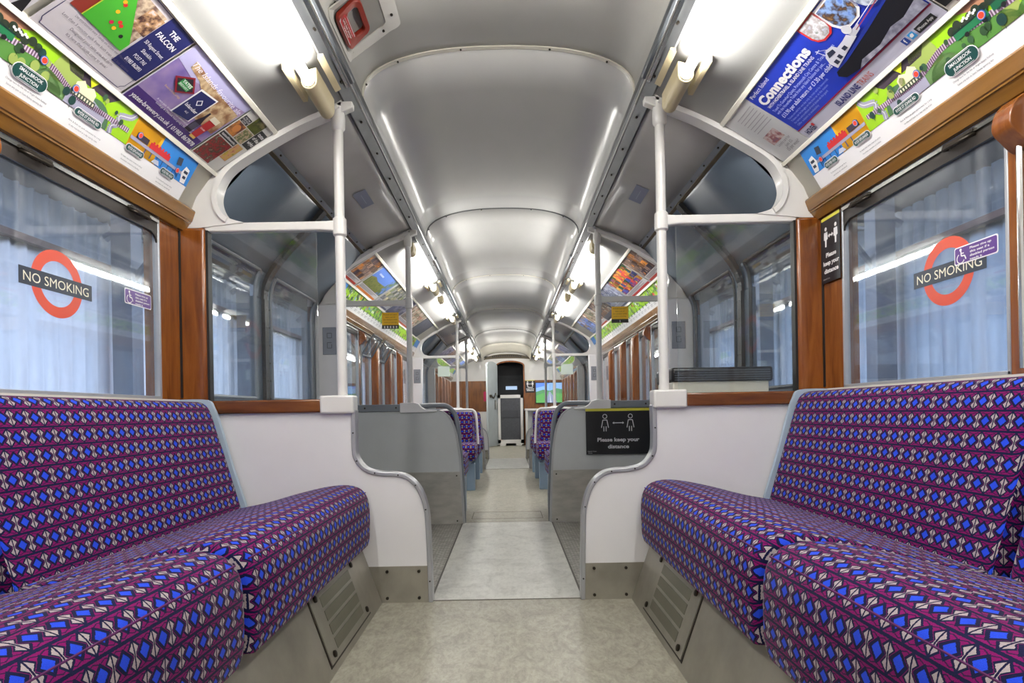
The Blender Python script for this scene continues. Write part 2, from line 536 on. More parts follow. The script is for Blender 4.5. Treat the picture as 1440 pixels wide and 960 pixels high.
# central ceiling
def arch_pts(n=28, a=0.547, z0=1.985, h=0.188):
    pts = []
    for i in range(n + 1):
        t = PI - PI * i / n
        c, sn = math.cos(t), math.sin(t)
        pts.append((a * math.copysign(abs(c) ** 0.86, c), z0 + h * abs(sn) ** 0.86))
    return [(-a, 1.93)] + pts + [(a, 1.93)]
AP = arch_pts()
for k, (a, b) in enumerate([(Y0, 2.33), (2.33, 4.17), (4.17, 6.17), (6.17, 8.15), (8.15, 10.2), (10.2, 12.2)]):
    m = MB(); m.sheet(AP, a, b, ny=6)
    struct(obj('ceiling', m, CEIL_A if k in (0,) else CEIL_B, solid=0.006, recalc=False))
# lower, whiter cove just before the end wall
m = MB()
prev = arch_pts(); ring = []
for j, (y, dz, sc) in enumerate([(12.2, 0, 1), (12.3, -0.03, 0.99), (12.4, -0.09, 0.97), (12.5, -0.15, 0.955), (12.62, -0.17, 0.95)]):
    ring.append([(x * sc, y, z + dz * (1 if 0 < i < len(prev) - 1 else 0)) for i, (x, z) in enumerate(prev)])
n = len(prev)
m.add([p for r in ring for p in r], [(j * n + i, j * n + i + 1, (j + 1) * n + i + 1, (j + 1) * n + i) for j in range(4) for i in range(n - 1)])
struct(obj('ceiling', m, CREAM, solid=0.006, recalc=False))
# seams across the ceiling
for k, y in enumerate((2.33, 4.17, 6.17, 8.15, 10.2)):
    inner = [(x * 0.988, z - 0.006) for x, z in AP[1:-1]]
    m = MB(); m.ribbon([(x, z + 0.002) for x, z in AP[1:-1]], inner, y - 0.010, y + (0.010 if k != 1 else 0.0))
    struct(obj('trim_3', m, CREAM if k in (0, 2, 3) else RAIL))
    m = MB()
    for i in range(3, len(AP) - 3, 5):
        x, z = AP[i]; m.tube([(x * 0.987, y, z - 0.006), (x * 0.98, y, z - 0.010)], 0.004, 8)
    struct(obj('trim_4', m, SCREW))

# rails between central ceiling and side panels
for s in (-1, 1):
    m = MB(); m.prism(mir([(0.538, 1.945), (0.545, 1.937), (0.582, 1.896), (0.600, 1.905), (0.60, 1.95), (0.546, 2.0)], s), Y0, Y9)
    o = struct(obj('trim_5', m, RAIL), 'grey metal rail along the %s edge of the ceiling' % SIDE[s])
    m = MB()
    y = Y0 + 0.2
    while y < Y9:
        m.tube([(s * 0.566, y, 1.912), (s * 0.561, y, 1.906)], 0.0045, 8); y += 0.29
    struct(obj('trim_6', m, SCREW))
    for a, b in ((Y0, B1 - 0.05), (4.62, B3 - 0.05), (9.3, Y9 - 0.2)):
        m = MB(); m.tube([(s * 0.540, a, 1.942), (s * 0.540, b, 1.942)], 0.013, 10)
        struct(obj('trim_7', m, RAILDARK))
        m = MB(); m.prism(mir([(0.553, 1.926), (0.560, 1.918), (0.558, 1.914), (0.550, 1.922)], s), a, b)
        struct(obj('trim_8', m, CHROME))

# side panels, coves and walls
P_RAIL, P_LAMP, P_POST, P_MAP, P_WOOD = (0.592, 1.898), (0.84, 1.775), (1.07, 1.628), (1.14, 1.534), (1.155, 1.485)
for s in (-1, 1):
    for (a, b) in SECTIONS:
        m = MB(); m.sheet(mir([(0.588, 1.905), (0.60, 1.90), (0.613, 1.888), (0.628, 1.880), (0.66, 1.866), (0.83, 1.785), (0.842, 1.78)], s), a, b)
        struct(obj('ceiling', m, LIGHTPANEL, solid=0.005, recalc=False))
        m = MB(); m.prism(mir([(0.835, 1.79), (0.83, 1.776), (0.842, 1.766), (0.85, 1.770), (0.855, 1.785)], s), a, b)
        struct(obj('trim_9', m, CREAM))
        m = MB(); m.sheet(mir([(0.846, 1.787), (0.96, 1.713), (1.078, 1.637), (1.148, 1.543), (1.17, 1.49), (1.19, 1.46)], s), a, b)
        struct(obj('wall_%s' % SIDE[s], m, CREAM, solid=0.005, recalc=False))
        m = MB(); m.prism(mir([(1.064, 1.628), (1.070, 1.617), (1.079, 1.622), (1.082, 1.638), (1.07, 1.642)], s), a, b)
        struct(obj('trim_10', m, CREAM))
        # wooden cornice above the windows
        pr = [(1.152, 1.490), (1.150, 1.484), (1.163, 1.448), (1.167, 1.446), (1.168, 1.441), (1.172, 1.440), (1.190, 1.413), (1.225, 1.412), (1.225, 1.50)]
        m = MB(); m.prism(mir(pr, s), a, b)
        struct(obj('trim_11', m, WOOD_Y, smooth=12), 'varnished wooden cornice above the %s windows' % SIDE[s])
    for (a, b) in BAYS:
        m = MB(); m.sheet(mir([(0.588, 1.905), (0.63, 1.888), (0.76, 1.83), (0.885, 1.770)], s), a, b)
        struct(obj('ceiling', m, DOORCEIL, solid=0.005, recalc=False))
        m = MB(); m.prism(mir([(0.878, 1.775), (0.872, 1.768), (0.893, 1.756), (0.90, 1.765)], s), a, b)
        struct(obj('trim_12', m, GREYPAINT))
        m = MB()
        y = a + 0.15
        while y < b: m.tube([(s * 0.884, y, 1.766), (s * 0.88, y, 1.758)], 0.004, 8); y += 0.17
        struct(obj('trim_6', m, SCREW))
        m = MB(); m.prism(mir([(0.893, 1.762), (0.893, 1.752), (0.912, 1.742), (0.918, 1.752)], s), a, b)
        struct(obj('trim_13', m, paint('bronze_track', (92, 80, 58), 0.45, metal=0.4, var=0.2)))

# outer roof skin keeps daylight out of the coves
m = MB(); m.sheet([(-1.30, 1.40), (-1.27, 1.62), (-1.05, 1.90), (-0.72, 2.14), (0, 2.34), (0.72, 2.14), (1.05, 1.90), (1.27, 1.62), (1.30, 1.40)], Y0 - 0.05, Y9 + 0.95)
struct(obj('ceiling', m, paint('outer_roof', (60, 62, 66), 0.6), solid=0.02, recalc=False))

# side walls with window openings; windows as named structure
ZB, ZT = 0.778, 1.412
WIN = {0: [(-0.95, -0.30), (-0.15, 0.50), (0.60, 1.285), (1.375, 2.06)],
       1: [(3.95, 4.80), (4.88, 5.24), (5.33, 5.80), (5.90, 6.44), (6.54, 7.22)],
       2: [(9.2, 9.9), (9.98, 10.42), (10.50, 10.94), (11.02, 11.46), (11.54, 12.0), (12.08, 12.5)]}
wn = 0
for s in (-1, 1):
    X0, X1 = 1.205, 1.262
    for k, (a, b) in enumerate(SECTIONS):
        m = MB(); m.box(s * X0, s * X1, a, b, -0.03, ZB - 0.02); m.box(s * X0, s * X1, a, b, ZT, 1.52)
        struct(obj('wall_%s' % SIDE[s], m, PANEL_W))
        m = MB(); m.box(s * 1.199, s * (X1 + 0.01), a, b, ZB - 0.022, ZB)
        struct(obj('trim_14', m, CREAM))
        ys = [a] + [q for w_ in WIN[k] for q in w_] + [b]
        for i in range(0, len(ys), 2):
            p0, p1 = ys[i], ys[i + 1]
            m = MB(); m.box(s * X0, s * X1, p0, p1, ZB, ZT)
            deep = 0.0
            struct(obj('wall_%s' % SIDE[s], m, WOOD_V))
            if k > 0 and 0 < i < len(ys) - 2 and not (k == 1 and i == 2):
                c = (p0 + p1) / 2
                m = MB(); m.prism(mir([(1.21, ZB), (1.145, ZB), (1.145, 1.36), (1.21, 1.41)], s), c - 0.042, c + 0.042)
                struct(obj('wall_%s' % SIDE[s], m, WOOD_V, bevel=0.012))
        for (p0, p1) in WIN[k]:
            wn += 1
            t = thing('window_%d' % wn, None, None, (s * 1.23, p0, ZB), kind='structure')
            t['label'] = 'side window on the %s looking out at the shed wall' % SIDE[s]
            m = MB(); m.box(s * 1.2145, s * 1.2195, p0 + 0.004, p1 - 0.004, ZB + 0.004, ZT - 0.02); obj('pane', m, GLASS, t)
            m = MB(); e = 0.010
            for q in ((p0, p0 + e, ZB, ZT), (p1 - e, p1, ZB, ZT), (p0, p1, ZB, ZB + 0.010)): m.box(s * 1.203, s * 1.225, *q)
            obj('window_frame', m, TRIMAL, t, bevel=0.002)
            m = MB(); m.box(s * 1.206, s * 1.2135, p0 + e, p1 - e, ZT - 0.052, ZT - 0.006)
            for q, sg in ((p0 + e, 1), (p1 - e, -1)):
                P = [(q, ZT - 0.05), (q + sg * 0.055, ZT - 0.05)] + [(q + sg * (0.055 - 0.055 * math.sin(u)), ZT - 0.05 - 0.035 * (1 - math.cos(u))) for u in (0.4, 0.8, 1.2, 1.57)]
                m.add([(s * 1.207, y, z) for y, z in P] + [(s * 1.2135, y, z) for y, z in P],
                      [tuple(range(6)), tuple(range(11, 5, -1))] + [(i_, i_ + 6, (i_ + 1) % 6 + 6, (i_ + 1) % 6) for i_ in range(6)])
            obj('hopper_rail', m, BROWNMET, t)
            m = MB(); m.box(s * 1.200, s * 1.214, p0 + 0.01, p1 - 0.01, ZT - 0.016, ZT - 0.004)
            obj('metal_strip', m, CHROME, t)
            if p1 - p0 > 0.5 and k == 0:
                for yy in (p0 + 0.14, p1 - 0.12):
                    m = MB()
                    m.tube(catmull([(s * 1.203, yy - 0.045, ZT - 0.02), (s * 1.185, yy - 0.04, ZT - 0.028), (s * 1.178, yy, ZT - 0.030), (s * 1.185, yy + 0.035, ZT - 0.026), (s * 1.203, yy + 0.045, ZT - 0.02)]), 0.005, 8)
                    for q in range(4): m.tube([(s * 1.203, yy - 0.02 + q * 0.013, ZT - 0.014), (s * 1.192, yy - 0.02 + q * 0.013, ZT - 0.028)], 0.0035, 8)
                    m.box(s * 1.194, s * 1.206, yy - 0.05, yy + 0.05, ZT - 0.016, ZT - 0.008)
                    obj('latch', m, SCREW, t)

# door bays: two sliding leaves with curved tops
dn = 0
DPROF = [(1.215, 0.0), (1.215, 1.30), (1.205, 1.38), (1.165, 1.46), (1.10, 1.54), (1.0, 1.645), (0.905, 1.752)]
dp = catmull(DPROF[1:], 5)
def door_leaf(s, y0, y1, t):
    mid0, mid1 = y0 + 0.075, y1 - 0.075
    wz0, wz1 = 0.80, 1.43
    m = MB()
    m.box(s * 1.215, s * 1.235, y0, y1, 0, wz0); m.box(s * 1.215, s * 1.235, y0, mid0, wz0, 1.30); m.box(s * 1.215, s * 1.235, mid1, y1, wz0, 1.30)
    prof = mir(dp, s); cut = [q for q in prof if q[1] < wz1]; up = [q for q in prof if q[1] >= wz1]
    up = [cut[-1]] + up
    m.sheet(up, y0, y1); m.sheet(cut, y0, mid0); m.sheet(cut, mid1, y1)
    obj('door_panel', m, DOORGREY, t, solid=0.006, recalc=False)
    g = MB(); g.sheet([(s * 1.222, wz0)] + [(x + s * 0.007, z) for x, z in cut], mid0, mid1)
    obj('pane', g, GLASS, t, solid=0.004, recalc=False, smooth=0)
    m = MB()
    e = 0.018
    pr = [(s * 1.212, wz0)] + cut
    for q in (mid0, mid1): m.tube([(x - s * 0.003, q, z) for x, z in pr], 0.009, 8)
    m.tube([(s * 1.212, mid0, wz0), (s * 1.212, mid1, wz0)], 0.009, 8)
    m.tube([(cut[-1][0], mid0, cut[-1][1]), (cut[-1][0], mid1, cut[-1][1])], 0.009, 8)
    obj('window_frame', m, DARKRUB if s > 0 else GREYPAINT, t)
for (a, b) in BAYS:
    c = (a + b) / 2 - 0.03
    for s in (-1, 1):
        for (p0, p1) in ((a + 0.052, c - 0.02), (c + 0.02, b - 0.01)):
            dn += 1
            t = thing('door_%d' % dn, None, None, (s * 1.22, p0, 0), kind='structure')
            t['label'] = 'grey sliding door leaf with a tall window on the %s' % SIDE[s]
            door_leaf(s, p0, p1, t)
        pr = [(s * 1.210, 0.0), (s * 1.210, 1.3)] + mir(dp, s)
        outer = [(x, z) for x, z in pr]; inner = [(x - s * 0.022 * (1 if z < 1.3 else 0.8), z - (0.0 if z < 1.35 else 0.016)) for x, z in pr]
        m = MB(); m.ribbon(outer, inner, c - 0.024, c + 0.024)
        struct(obj('trim_15', m, DARKRUB), 'black rubber seal where the two door leaves meet')
        m = MB()
        for q in range(4, len(inner) - 1, 3):
            x, z = inner[q]
            for yy in (c - 0.017, c + 0.017): m.tube([(x + s * 0.003, yy, z + 0.002), (x - s * 0.003, yy, z - 0.001)], 0.0035, 6)
        for z in [0.8 + 0.09 * i for i in range(6)]:
            for yy in (c - 0.017, c + 0.017): m.tube([(s * 1.19, yy, z), (s * 1.184, yy, z)], 0.0035, 6)
        struct(obj('trim_16', m, CHROME))
        m = MB(); m.box(s * 1.236, s * 1.262, a, b, -0.03, 0.78)
        struct(obj('wall_%s' % SIDE[s], m, DOORGREY))

# end wall, doorway and vestibule
def endwall():
    m = MB()
    full = [(-1.21, 0.0), (-1.21, 1.46), (-1.0, 1.72), (-0.6, 1.93), (0.6, 1.93), (1.0, 1.72), (1.21, 1.46), (1.21, 0.0)]
    DX0, DX1, DZ = -0.205, 0.365, 1.80
    # left, right and over-door pieces around the opening
    m.prism([(-1.21, 0), (-1.21, 1.46), (-1.0, 1.72), (-0.6, 1.93), (DX0 - 0.02, 1.93), (DX0 - 0.02, 0)], Y9, Y9 + 0.05)
    m.prism([(1.21, 0), (1.21, 1.46), (1.0, 1.72), (0.6, 1.93), (DX1 + 0.03, 1.93), (DX1 + 0.03, 0)], Y9, Y9 + 0.05)
    cx = (DX0 + DX1) / 2
    arcp = [(DX0 - 0.02, 1.72)] + [(cx - (DX1 - DX0) / 2 * math.cos(t), 1.745 + 0.075 * math.sin(t)) for t in [PI * i / 12 for i in range(13)]] + [(DX1 + 0.03, 1.72)]
    top = [(x, 1.93) for x, z in arcp]
    m.ribbon(arcp, top, Y9, Y9 + 0.05)
    m.box(-0.62, 0.62, Y9, Y9 + 0.05, 1.9, 2.2)
    struct(obj('wall_end', m, WHITE), 'white end wall with a doorway')
    m = MB(); m.box(-1.21, -0.44, Y9 - 0.012, Y9, 0.74, 1.40); m.box(0.37, 1.21, Y9 - 0.012, Y9, 0.74, 1.40)
    for x in (-0.84, -0.83, 0.60): m.box(x, x + 0.006, Y9 - 0.016, Y9, 0.74, 1.40, 1)
    struct(obj('trim_17', m, [WOOD_FLAT, SCREW]), 'wood veneer panelling on the end wall')
    # arch vent
    A = [(0.016 - 0.50 * math.cos(t), 1.852 + 0.125 * math.sin(t)) for t in [PI * i / 20 for i in range(21)]]
    B = [(0.016 - 0.49 * math.cos(t), 1.850 + 0.030 * math.sin(t)) for t in [PI * i / 20 for i in range(21)]]
    m = MB(); m.ribbon(A, B, Y9 - 0.016, Y9 - 0.002)
    struct(obj('trim_18', m, paint('bronze_vent', (88, 78, 58), 0.5, var=0.1)), 'dark arched ventilator over the end door')
    m = MB()
    for i in range(16):
        x = 0.016 - 0.30 + i * 0.04
        zc = 1.852 + 0.085 * math.sqrt(max(0, 1 - ((x - 0.016) / 0.5) ** 2))
        m.box(x - 0.012, x + 0.012, Y9 - 0.02, Y9 - 0.012, zc - 0.018, zc + 0.018)
    struct(obj('trim_19', m, BLACK))
    # wooden door frame
    o_ = [(DX0 - 0.02, 0.0)] + [(cx - ((DX1 - DX0) / 2 + 0.03) * math.cos(t), 1.72 + 0.11 * math.sin(t)) for t in [PI * i / 16 for i in range(17)]] + [(DX1 + 0.03, 0.0)]
    i_ = [(DX0, 0.0)] + [(cx - (DX1 - DX0) / 2 * math.cos(t), 1.715 + 0.085 * math.sin(t)) for t in [PI * i / 16 for i in range(17)]] + [(DX1, 0.0)]
    m = MB(); m.ribbon(o_, i_, Y9 - 0.02, Y9 + 0.05)
    struct(obj('door_frame', m, WOOD_V), 'arched wooden frame of the end doorway')
    # vestibule
    dk = paint('dark_vestibule', (40, 42, 48), 0.5, var=0.15)
    m = MB(); m.box(-0.55, -0.5, Y9 + 0.05, Y9 + 0.9, 0, 2.1); m.box(0.6, 0.65, Y9 + 0.05, Y9 + 0.9, 0, 2.1)
    m.box(-0.55, 0.65, Y9 + 0.85, Y9 + 0.9, 0, 2.1); m.box(-0.55, 0.65, Y9 + 0.05, Y9 + 0.9, 2.05, 2.1)
    struct(obj('wall_vestibule', m, dk))
    t = thing('door_20', 'dark inner door with a small lit window beyond the end doorway', None, (0, Y9 + 0.8, 0), kind='structure')
    m = MB()
    m.box(-0.19, -0.12, Y9 + 0.8, Y9 + 0.84, 0.02, 1.56); m.box(0.32, 0.40, Y9 + 0.8, Y9 + 0.84, 0.02, 1.56)
    m.box(-0.12, 0.32, Y9 + 0.8, Y9 + 0.84, 1.5, 1.56); m.box(-0.12, 0.32, Y9 + 0.81, Y9 + 0.84, 0.02, 1.5)
    obj('door_panel', m, paint('dark_grey_door', (62, 65, 70), 0.5), t)
    m = MB(); m.box(-0.02, 0.24, Y9 + 0.80, Y9 + 0.812, 1.235, 1.315)
    obj('lit_pane', m, emit('pane_glow', (0.45, 0.6, 0.8), 0.9), t)  # bluish light put into the pane itself as emission
endwall()
# unseen wall added behind the camera, white to bounce lamp light back
m = MB(); m.prism([(-1.21, -0.02), (-1.21, 1.46), (-1.0, 1.75), (-0.6, 1.98), (0, 2.2), (0.6, 1.98), (1.0, 1.75), (1.21, 1.46), (1.21, -0.02)], Y0 - 0.05, Y0)
struct(obj('wall_bounce', m, PANEL_W))

# ------------------------------------------------------------------ shed outside
def corr(x, y0, y1, z0, z1, pitch=0.15, d=0.022):
    m = MB(); pts = []
    y = y0
    while y < y1:
        pts += [(x, y), (x, y + pitch * 0.62), (x + d, y + pitch * 0.74), (x + d, y + pitch * 0.88)]
        y += pitch
    v = [(a, b, z) for z in (z0, z1) for a, b in pts]; n = len(pts)
    return m.add(v, [(i, i + 1, n + i + 1, n + i) for i in range(n - 1)])
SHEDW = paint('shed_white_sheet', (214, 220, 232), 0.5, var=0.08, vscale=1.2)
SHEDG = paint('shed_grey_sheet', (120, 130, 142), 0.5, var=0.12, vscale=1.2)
SHEDR = paint('shed_roof_sheet', (74, 76, 80), 0.6, var=0.15, vscale=2)
RUST = paint('red_oxide_edge', (74, 40, 40), 0.6, var=0.2)
for s in (-1, 1):
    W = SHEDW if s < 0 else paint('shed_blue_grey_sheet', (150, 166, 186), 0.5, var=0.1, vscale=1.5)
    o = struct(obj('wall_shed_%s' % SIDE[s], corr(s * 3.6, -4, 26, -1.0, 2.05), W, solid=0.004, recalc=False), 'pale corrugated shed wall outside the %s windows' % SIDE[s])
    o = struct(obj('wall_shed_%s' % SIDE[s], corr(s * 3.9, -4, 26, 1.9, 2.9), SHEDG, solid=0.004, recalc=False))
    m = MB(); m.box(s * 3.52, s * 3.64, -4, 26, 2.04, 2.09); struct(obj('trim_20', m, RUST))
    m = MB(); m.add([(s * 4.0, -4, 2.6), (s * 4.0, 26, 2.6), (s * 1.75, 26, 3.5), (s * 1.75, -4, 3.5)], [(0, 1, 2, 3)])
    struct(obj('ceiling_shed', m, SHEDR, solid=0.03, recalc=False), 'dark shed roof')
    for i in range(9):
        y = -2 + i * 2.4
        m = MB()
        m.box(s * 3.32, s * 3.5, y, y + 0.16, -1.0, 2.7)
        tag(obj('shed_column', m, paint('grey_steelwork', (96, 106, 122), 0.5, var=0.1), bevel=0.004), 'grey steel column standing against the %s shed wall' % SIDE[s], 'column', 'shed columns on the %s' % SIDE[s])
        m = MB(); m.tube([(s * 3.6, y + 0.08, 2.35), (s * 1.9, y + 0.08, 3.3)], 0.04, 6); m.tube([(s * 3.4, y + 0.08, 1.9), (s * 2.7, y + 0.08, 2.8)], 0.03, 6)
        m.tube([(s * 3.4, y + 0.08, 2.3), (s * 2.4, y + 1.5, 3.0)], 0.02, 6)
        tag(obj('roof_truss', m, paint('grey_steelwork', (96, 106, 122))), 'steel truss member under the shed roof on the %s' % SIDE[s], 'beam', 'shed roof trusses on the %s' % SIDE[s])
m = MB(); m.box(-4.2, 4.2, -4, 27, -1.1, -1.0); struct(obj('ground', m, paint('shed_ground', (70, 68, 64), 0.9)))
m = MB(); m.box(-4.2, 4.2, 26, 26.1, -1, 4); m.box(-4.2, 4.2, -4.1, -4, -1, 4); struct(obj('wall_shed_end', m, SHEDG))

# ================================================================== LAMPS
def make_lamp(s):
    t = thing('fluorescent_lamp', 'x', 'lamp', (s * 0.624, 0, 1.83), 'ceiling fluorescent tubes')
    m = MB(); m.tube([(s * 0.624, 0, 1.818), (s * 0.624, 1.16, 1.818)], 0.0165, 16)
    obj('tube', m, TUBE, t)
    for y0, y1 in ((-0.11, 0.012), (1.148, 1.35)):
        m = MB(); n = 12; V = []
        # U-shaped lampholder trough, open at the side of the tube
        yo = y1 if y0 < 0 else y0; yi = y0 if y0 < 0 else y1
        P = [(0.026, 0.030), (0.027, 0.0)] + [(0.027 * math.cos(a), -0.027 * math.sin(a)) for a in [PI * k / 8 for k in range(1, 8)]] + [(-0.027, 0.0), (-0.026, 0.045)]
        m.prism([(s * (0.624 + x), 1.818 + z) for x, z in P], min(y0, y1), max(y0, y1))
        obj('lampholder', m, HOLDER, t, bevel=0.003)
        m = MB(); m.tube([(s * 0.624, yo, 1.818), (s * 0.624, yo + (0.006 if y0 < 0 else -0.006), 1.818)], 0.021, 16)
        obj('end_cap', m, CHROME, t)
    for dx in (-0.055, 0.062):
        m = MB(); m.prism([(s * (0.624 + dx - 0.010), 1.872), (s * (0.624 + dx + 0.010), 1.865 - 0.004), (s * (0.624 + dx + 0.008), 1.853 - dx * 0.4), (s * (0.624 + dx - 0.008), 1.855 - dx * 0.4)], 1.10, 1.30)
        obj('clip', m, HOLDER, t)
    return t
lamps = [(0.78, 'nearest'), (-0.68, 'behind'), (4.02, 'first'), (5.78, 'second'), (9.30, 'third'), (10.95, 'last')]
for s in (-1, 1):
    proto = None
    words = ['long lit fluorescent tube in a cream holder on the %s, nearest the camera',
             'lit fluorescent tube on the %s side behind the camera',
             'lit fluorescent tube on the %s over the middle bay, the nearer of its pair',
             'lit fluorescent tube on the %s over the middle bay, the farther of its pair',
             'lit fluorescent tube on the %s beyond the second doors, the nearer of its pair',
             'lit fluorescent tube on the %s closest to the end wall']
    for (y, _), wd in zip(lamps, words):
        if proto is None:
            proto = make_lamp(s); proto.location.y = y; proto['label'] = wd % SIDE[s]
        else:
            copy_thing(proto, (s * 0.624, y, 1.83), wd % SIDE[s])

# ================================================================== SCREENS
def screws(pts, y, parent, r=0.006):
    for x, z in pts:
        m = MB(); m.tube([(x, y, z), (x, y - 0.005, z)], r, 8); obj('screw', m, SCREW, parent)

ARO = [(1.218, 1.418), (1.20, 1.475), (1.162, 1.535), (1.118, 1.59), (1.06, 1.645), (0.95, 1.742), (0.80, 1.822), (0.68, 1.872), (0.588, 1.905)]
ARI = [(0.97, 1.444), (1.035, 1.468), (1.064, 1.525), (1.052, 1.588), (1.008, 1.648), (0.90, 1.718), (0.76, 1.795), (0.66, 1.838), (0.600, 1.866)]
def upper_frame(t, s, y, near, post):
    m = MB(); m.ribbon(mir(catmull(ARO, 6), s), mir(catmull(ARI, 6), s), y, y + 0.045)
    obj('arch_frame', m, WHITE, t)
    # raised lip along the arch
    ce2 = catmull(ARI, 6)[5:]; ce = []
    for i, (a, b) in enumerate(ce2):
        p, q = ce2[max(i - 1, 0)], ce2[min(i + 1, len(ce2) - 1)]
        dx, dz = q[0] - p[0], q[1] - p[1]; l = math.hypot(dx, dz)
        ce.append((a + dz / l * 0.020, b - dx / l * 0.020))
    m = MB(); m.ribbon(mir(ce, s), mir(ce2, s), y - 0.009, y + 0.001)
    obj('arch_lip', m, WHITE, t)
    m = MB()
    bar = [(0.595, 1.452), (0.66, 1.446), (1.12, 1.446), (1.12, 1.412), (0.68, 1.412), (0.64, 1.408), (0.595, 1.398)]
    m.prism(mir(bar, s), y + 0.004, y + 0.036)
    obj('crossbar', m, WHITE, t, bevel=0.005)
    m = MB(); m.tube([(s * 0.612, y + 0.02, 0.76), (s * 0.612, y + 0.02, 1.845)], 0.0185, 20)
    p = obj('grab_pole', m, WHITE, t)
    m = MB()
    m.tube([(s * 0.612, y + 0.02, 1.388), (s * 0.612, y + 0.02, 1.395), (s * 0.612, y + 0.02, 1.455), (s * 0.612, y + 0.02, 1.462)], [0.019, 0.0255, 0.0255, 0.019], 20)
    obj('joint', m, WHITE, p)
    m = MB(); m.tube([(s * 0.612, y + 0.02, 1.79), (s * 0.612, y + 0.02, 1.80), (s * 0.612, y + 0.02, 1.84), (s * 0.610, y + 0.015, 1.88)], [0.019, 0.026, 0.027, 0.022], 20)
    obj('joint', m, WHITE, p)
    m = MB(); m.prism(mir([(0.552, 1.895), (0.552, 1.872), (0.60, 1.852), (0.67, 1.835), (0.67, 1.862), (0.60, 1.895)], s), y, y + 0.035)
    obj('bracket', m, WHITE, t, bevel=0.004)

def screenA(s, y, lab, wood_post=True, face=-1):
    t = thing('draught_screen', lab, 'partition', (s * 0.6, y, 0), 'draught screens beside the doors')
    Y1 = y + 0.032
    edge = catmull([(0.567, 0.73), (0.568, 0.60), (0.560, 0.545), (0.525, 0.503), (0.47, 0.487), (0.41, 0.483), (0.365, 0.468), (0.325, 0.425), (0.302, 0.36), (0.294, 0.28), (0.287, 0.0)], 6)
    pan = [(1.205, 0.135), (1.205, 0.74)] + [(0.567, 0.74)] + [q for q in edge if q[1] > 0.135]
    pan += [(0.290, 0.135)]
    m = MB(); m.prism(mir(pan, s), y, Y1); obj('panel', m, PANEL_W, t)
    m = MB(); m.box(s * 0.290, s * 1.205, y - 0.002, Y1 + 0.002, 0.0, 0.137); k = obj('kick_plate', m, KICK, t)
    screws([(s * x, z) for x in (0.33, 0.45) for z in (0.018, 0.118)], y - 0.002, k)
    off = []
    for i, (a, b) in enumerate(edge):
        p, q = edge[max(i - 1, 0)], edge[min(i + 1, len(edge) - 1)]
        dx, dz = q[0] - p[0], q[1] - p[1]; l = math.hypot(dx, dz)
        off.append((a + dz / l * 0.008, b - dx / l * 0.008))
    off2 = [(2 * a - c, 2 * b - d) for (a, b), (c, d) in zip(edge, off)]
    m = MB(); m.ribbon(mir(off2, s), mir(off, s), y - 0.006, Y1 + 0.012); e = obj('edge_trim', m, TRIMAL, t, bevel=0.003)
    screws([(s * edge[q][0], edge[q][1]) for q in range(4, len(edge), 9)], y - 0.004, e, 0.003)
    m = MB(); m.box(s * 0.685, s * 1.16, y - 0.016, Y1 + 0.012, 0.722, 0.772); obj('sill', m, WOOD_X, t, bevel=0.006)
    m = MB(); m.box(s * 0.562, s * 0.688, y - 0.022, Y1 + 0.02, 0.716, 0.785); obj('pole_base', m, WHITE, t, bevel=0.008, seg=3)
    m = MB(); m.box(s * (0.70 if s < 0 else 0.665), s * 1.13, y + 0.012, y + 0.018, 0.765, 1.425); obj('glass_pane', m, CLEAR, t)
    upper_frame(t, s, y, True, wood_post)
    if wood_post:
        m = MB(); m.box(s * 1.112, s * 1.216, y - 0.014, y + 0.035, 0.765, 1.425); obj('wooden_post', m, WOOD_V, t, bevel=0.012, seg=3)
        m = MB(); m.box(s * 1.200, s * 1.206, y - 0.022, y - 0.014, 0.785, 1.41); obj('joint_strip', m, DARKRUB, t)
        m = MB(); m.box(s * 1.104, s * 1.113, y - 0.004, y + 0.025, 0.765, 1.415); obj('rubber_seal', m, DARKRUB, t)
    else:
        m = MB(); m.box(s * 1.10, s * 1.216, y - 0.01, y + 0.035, 0.765, 1.425); obj('post', m, WHITE, t, bevel=0.01)
    return t

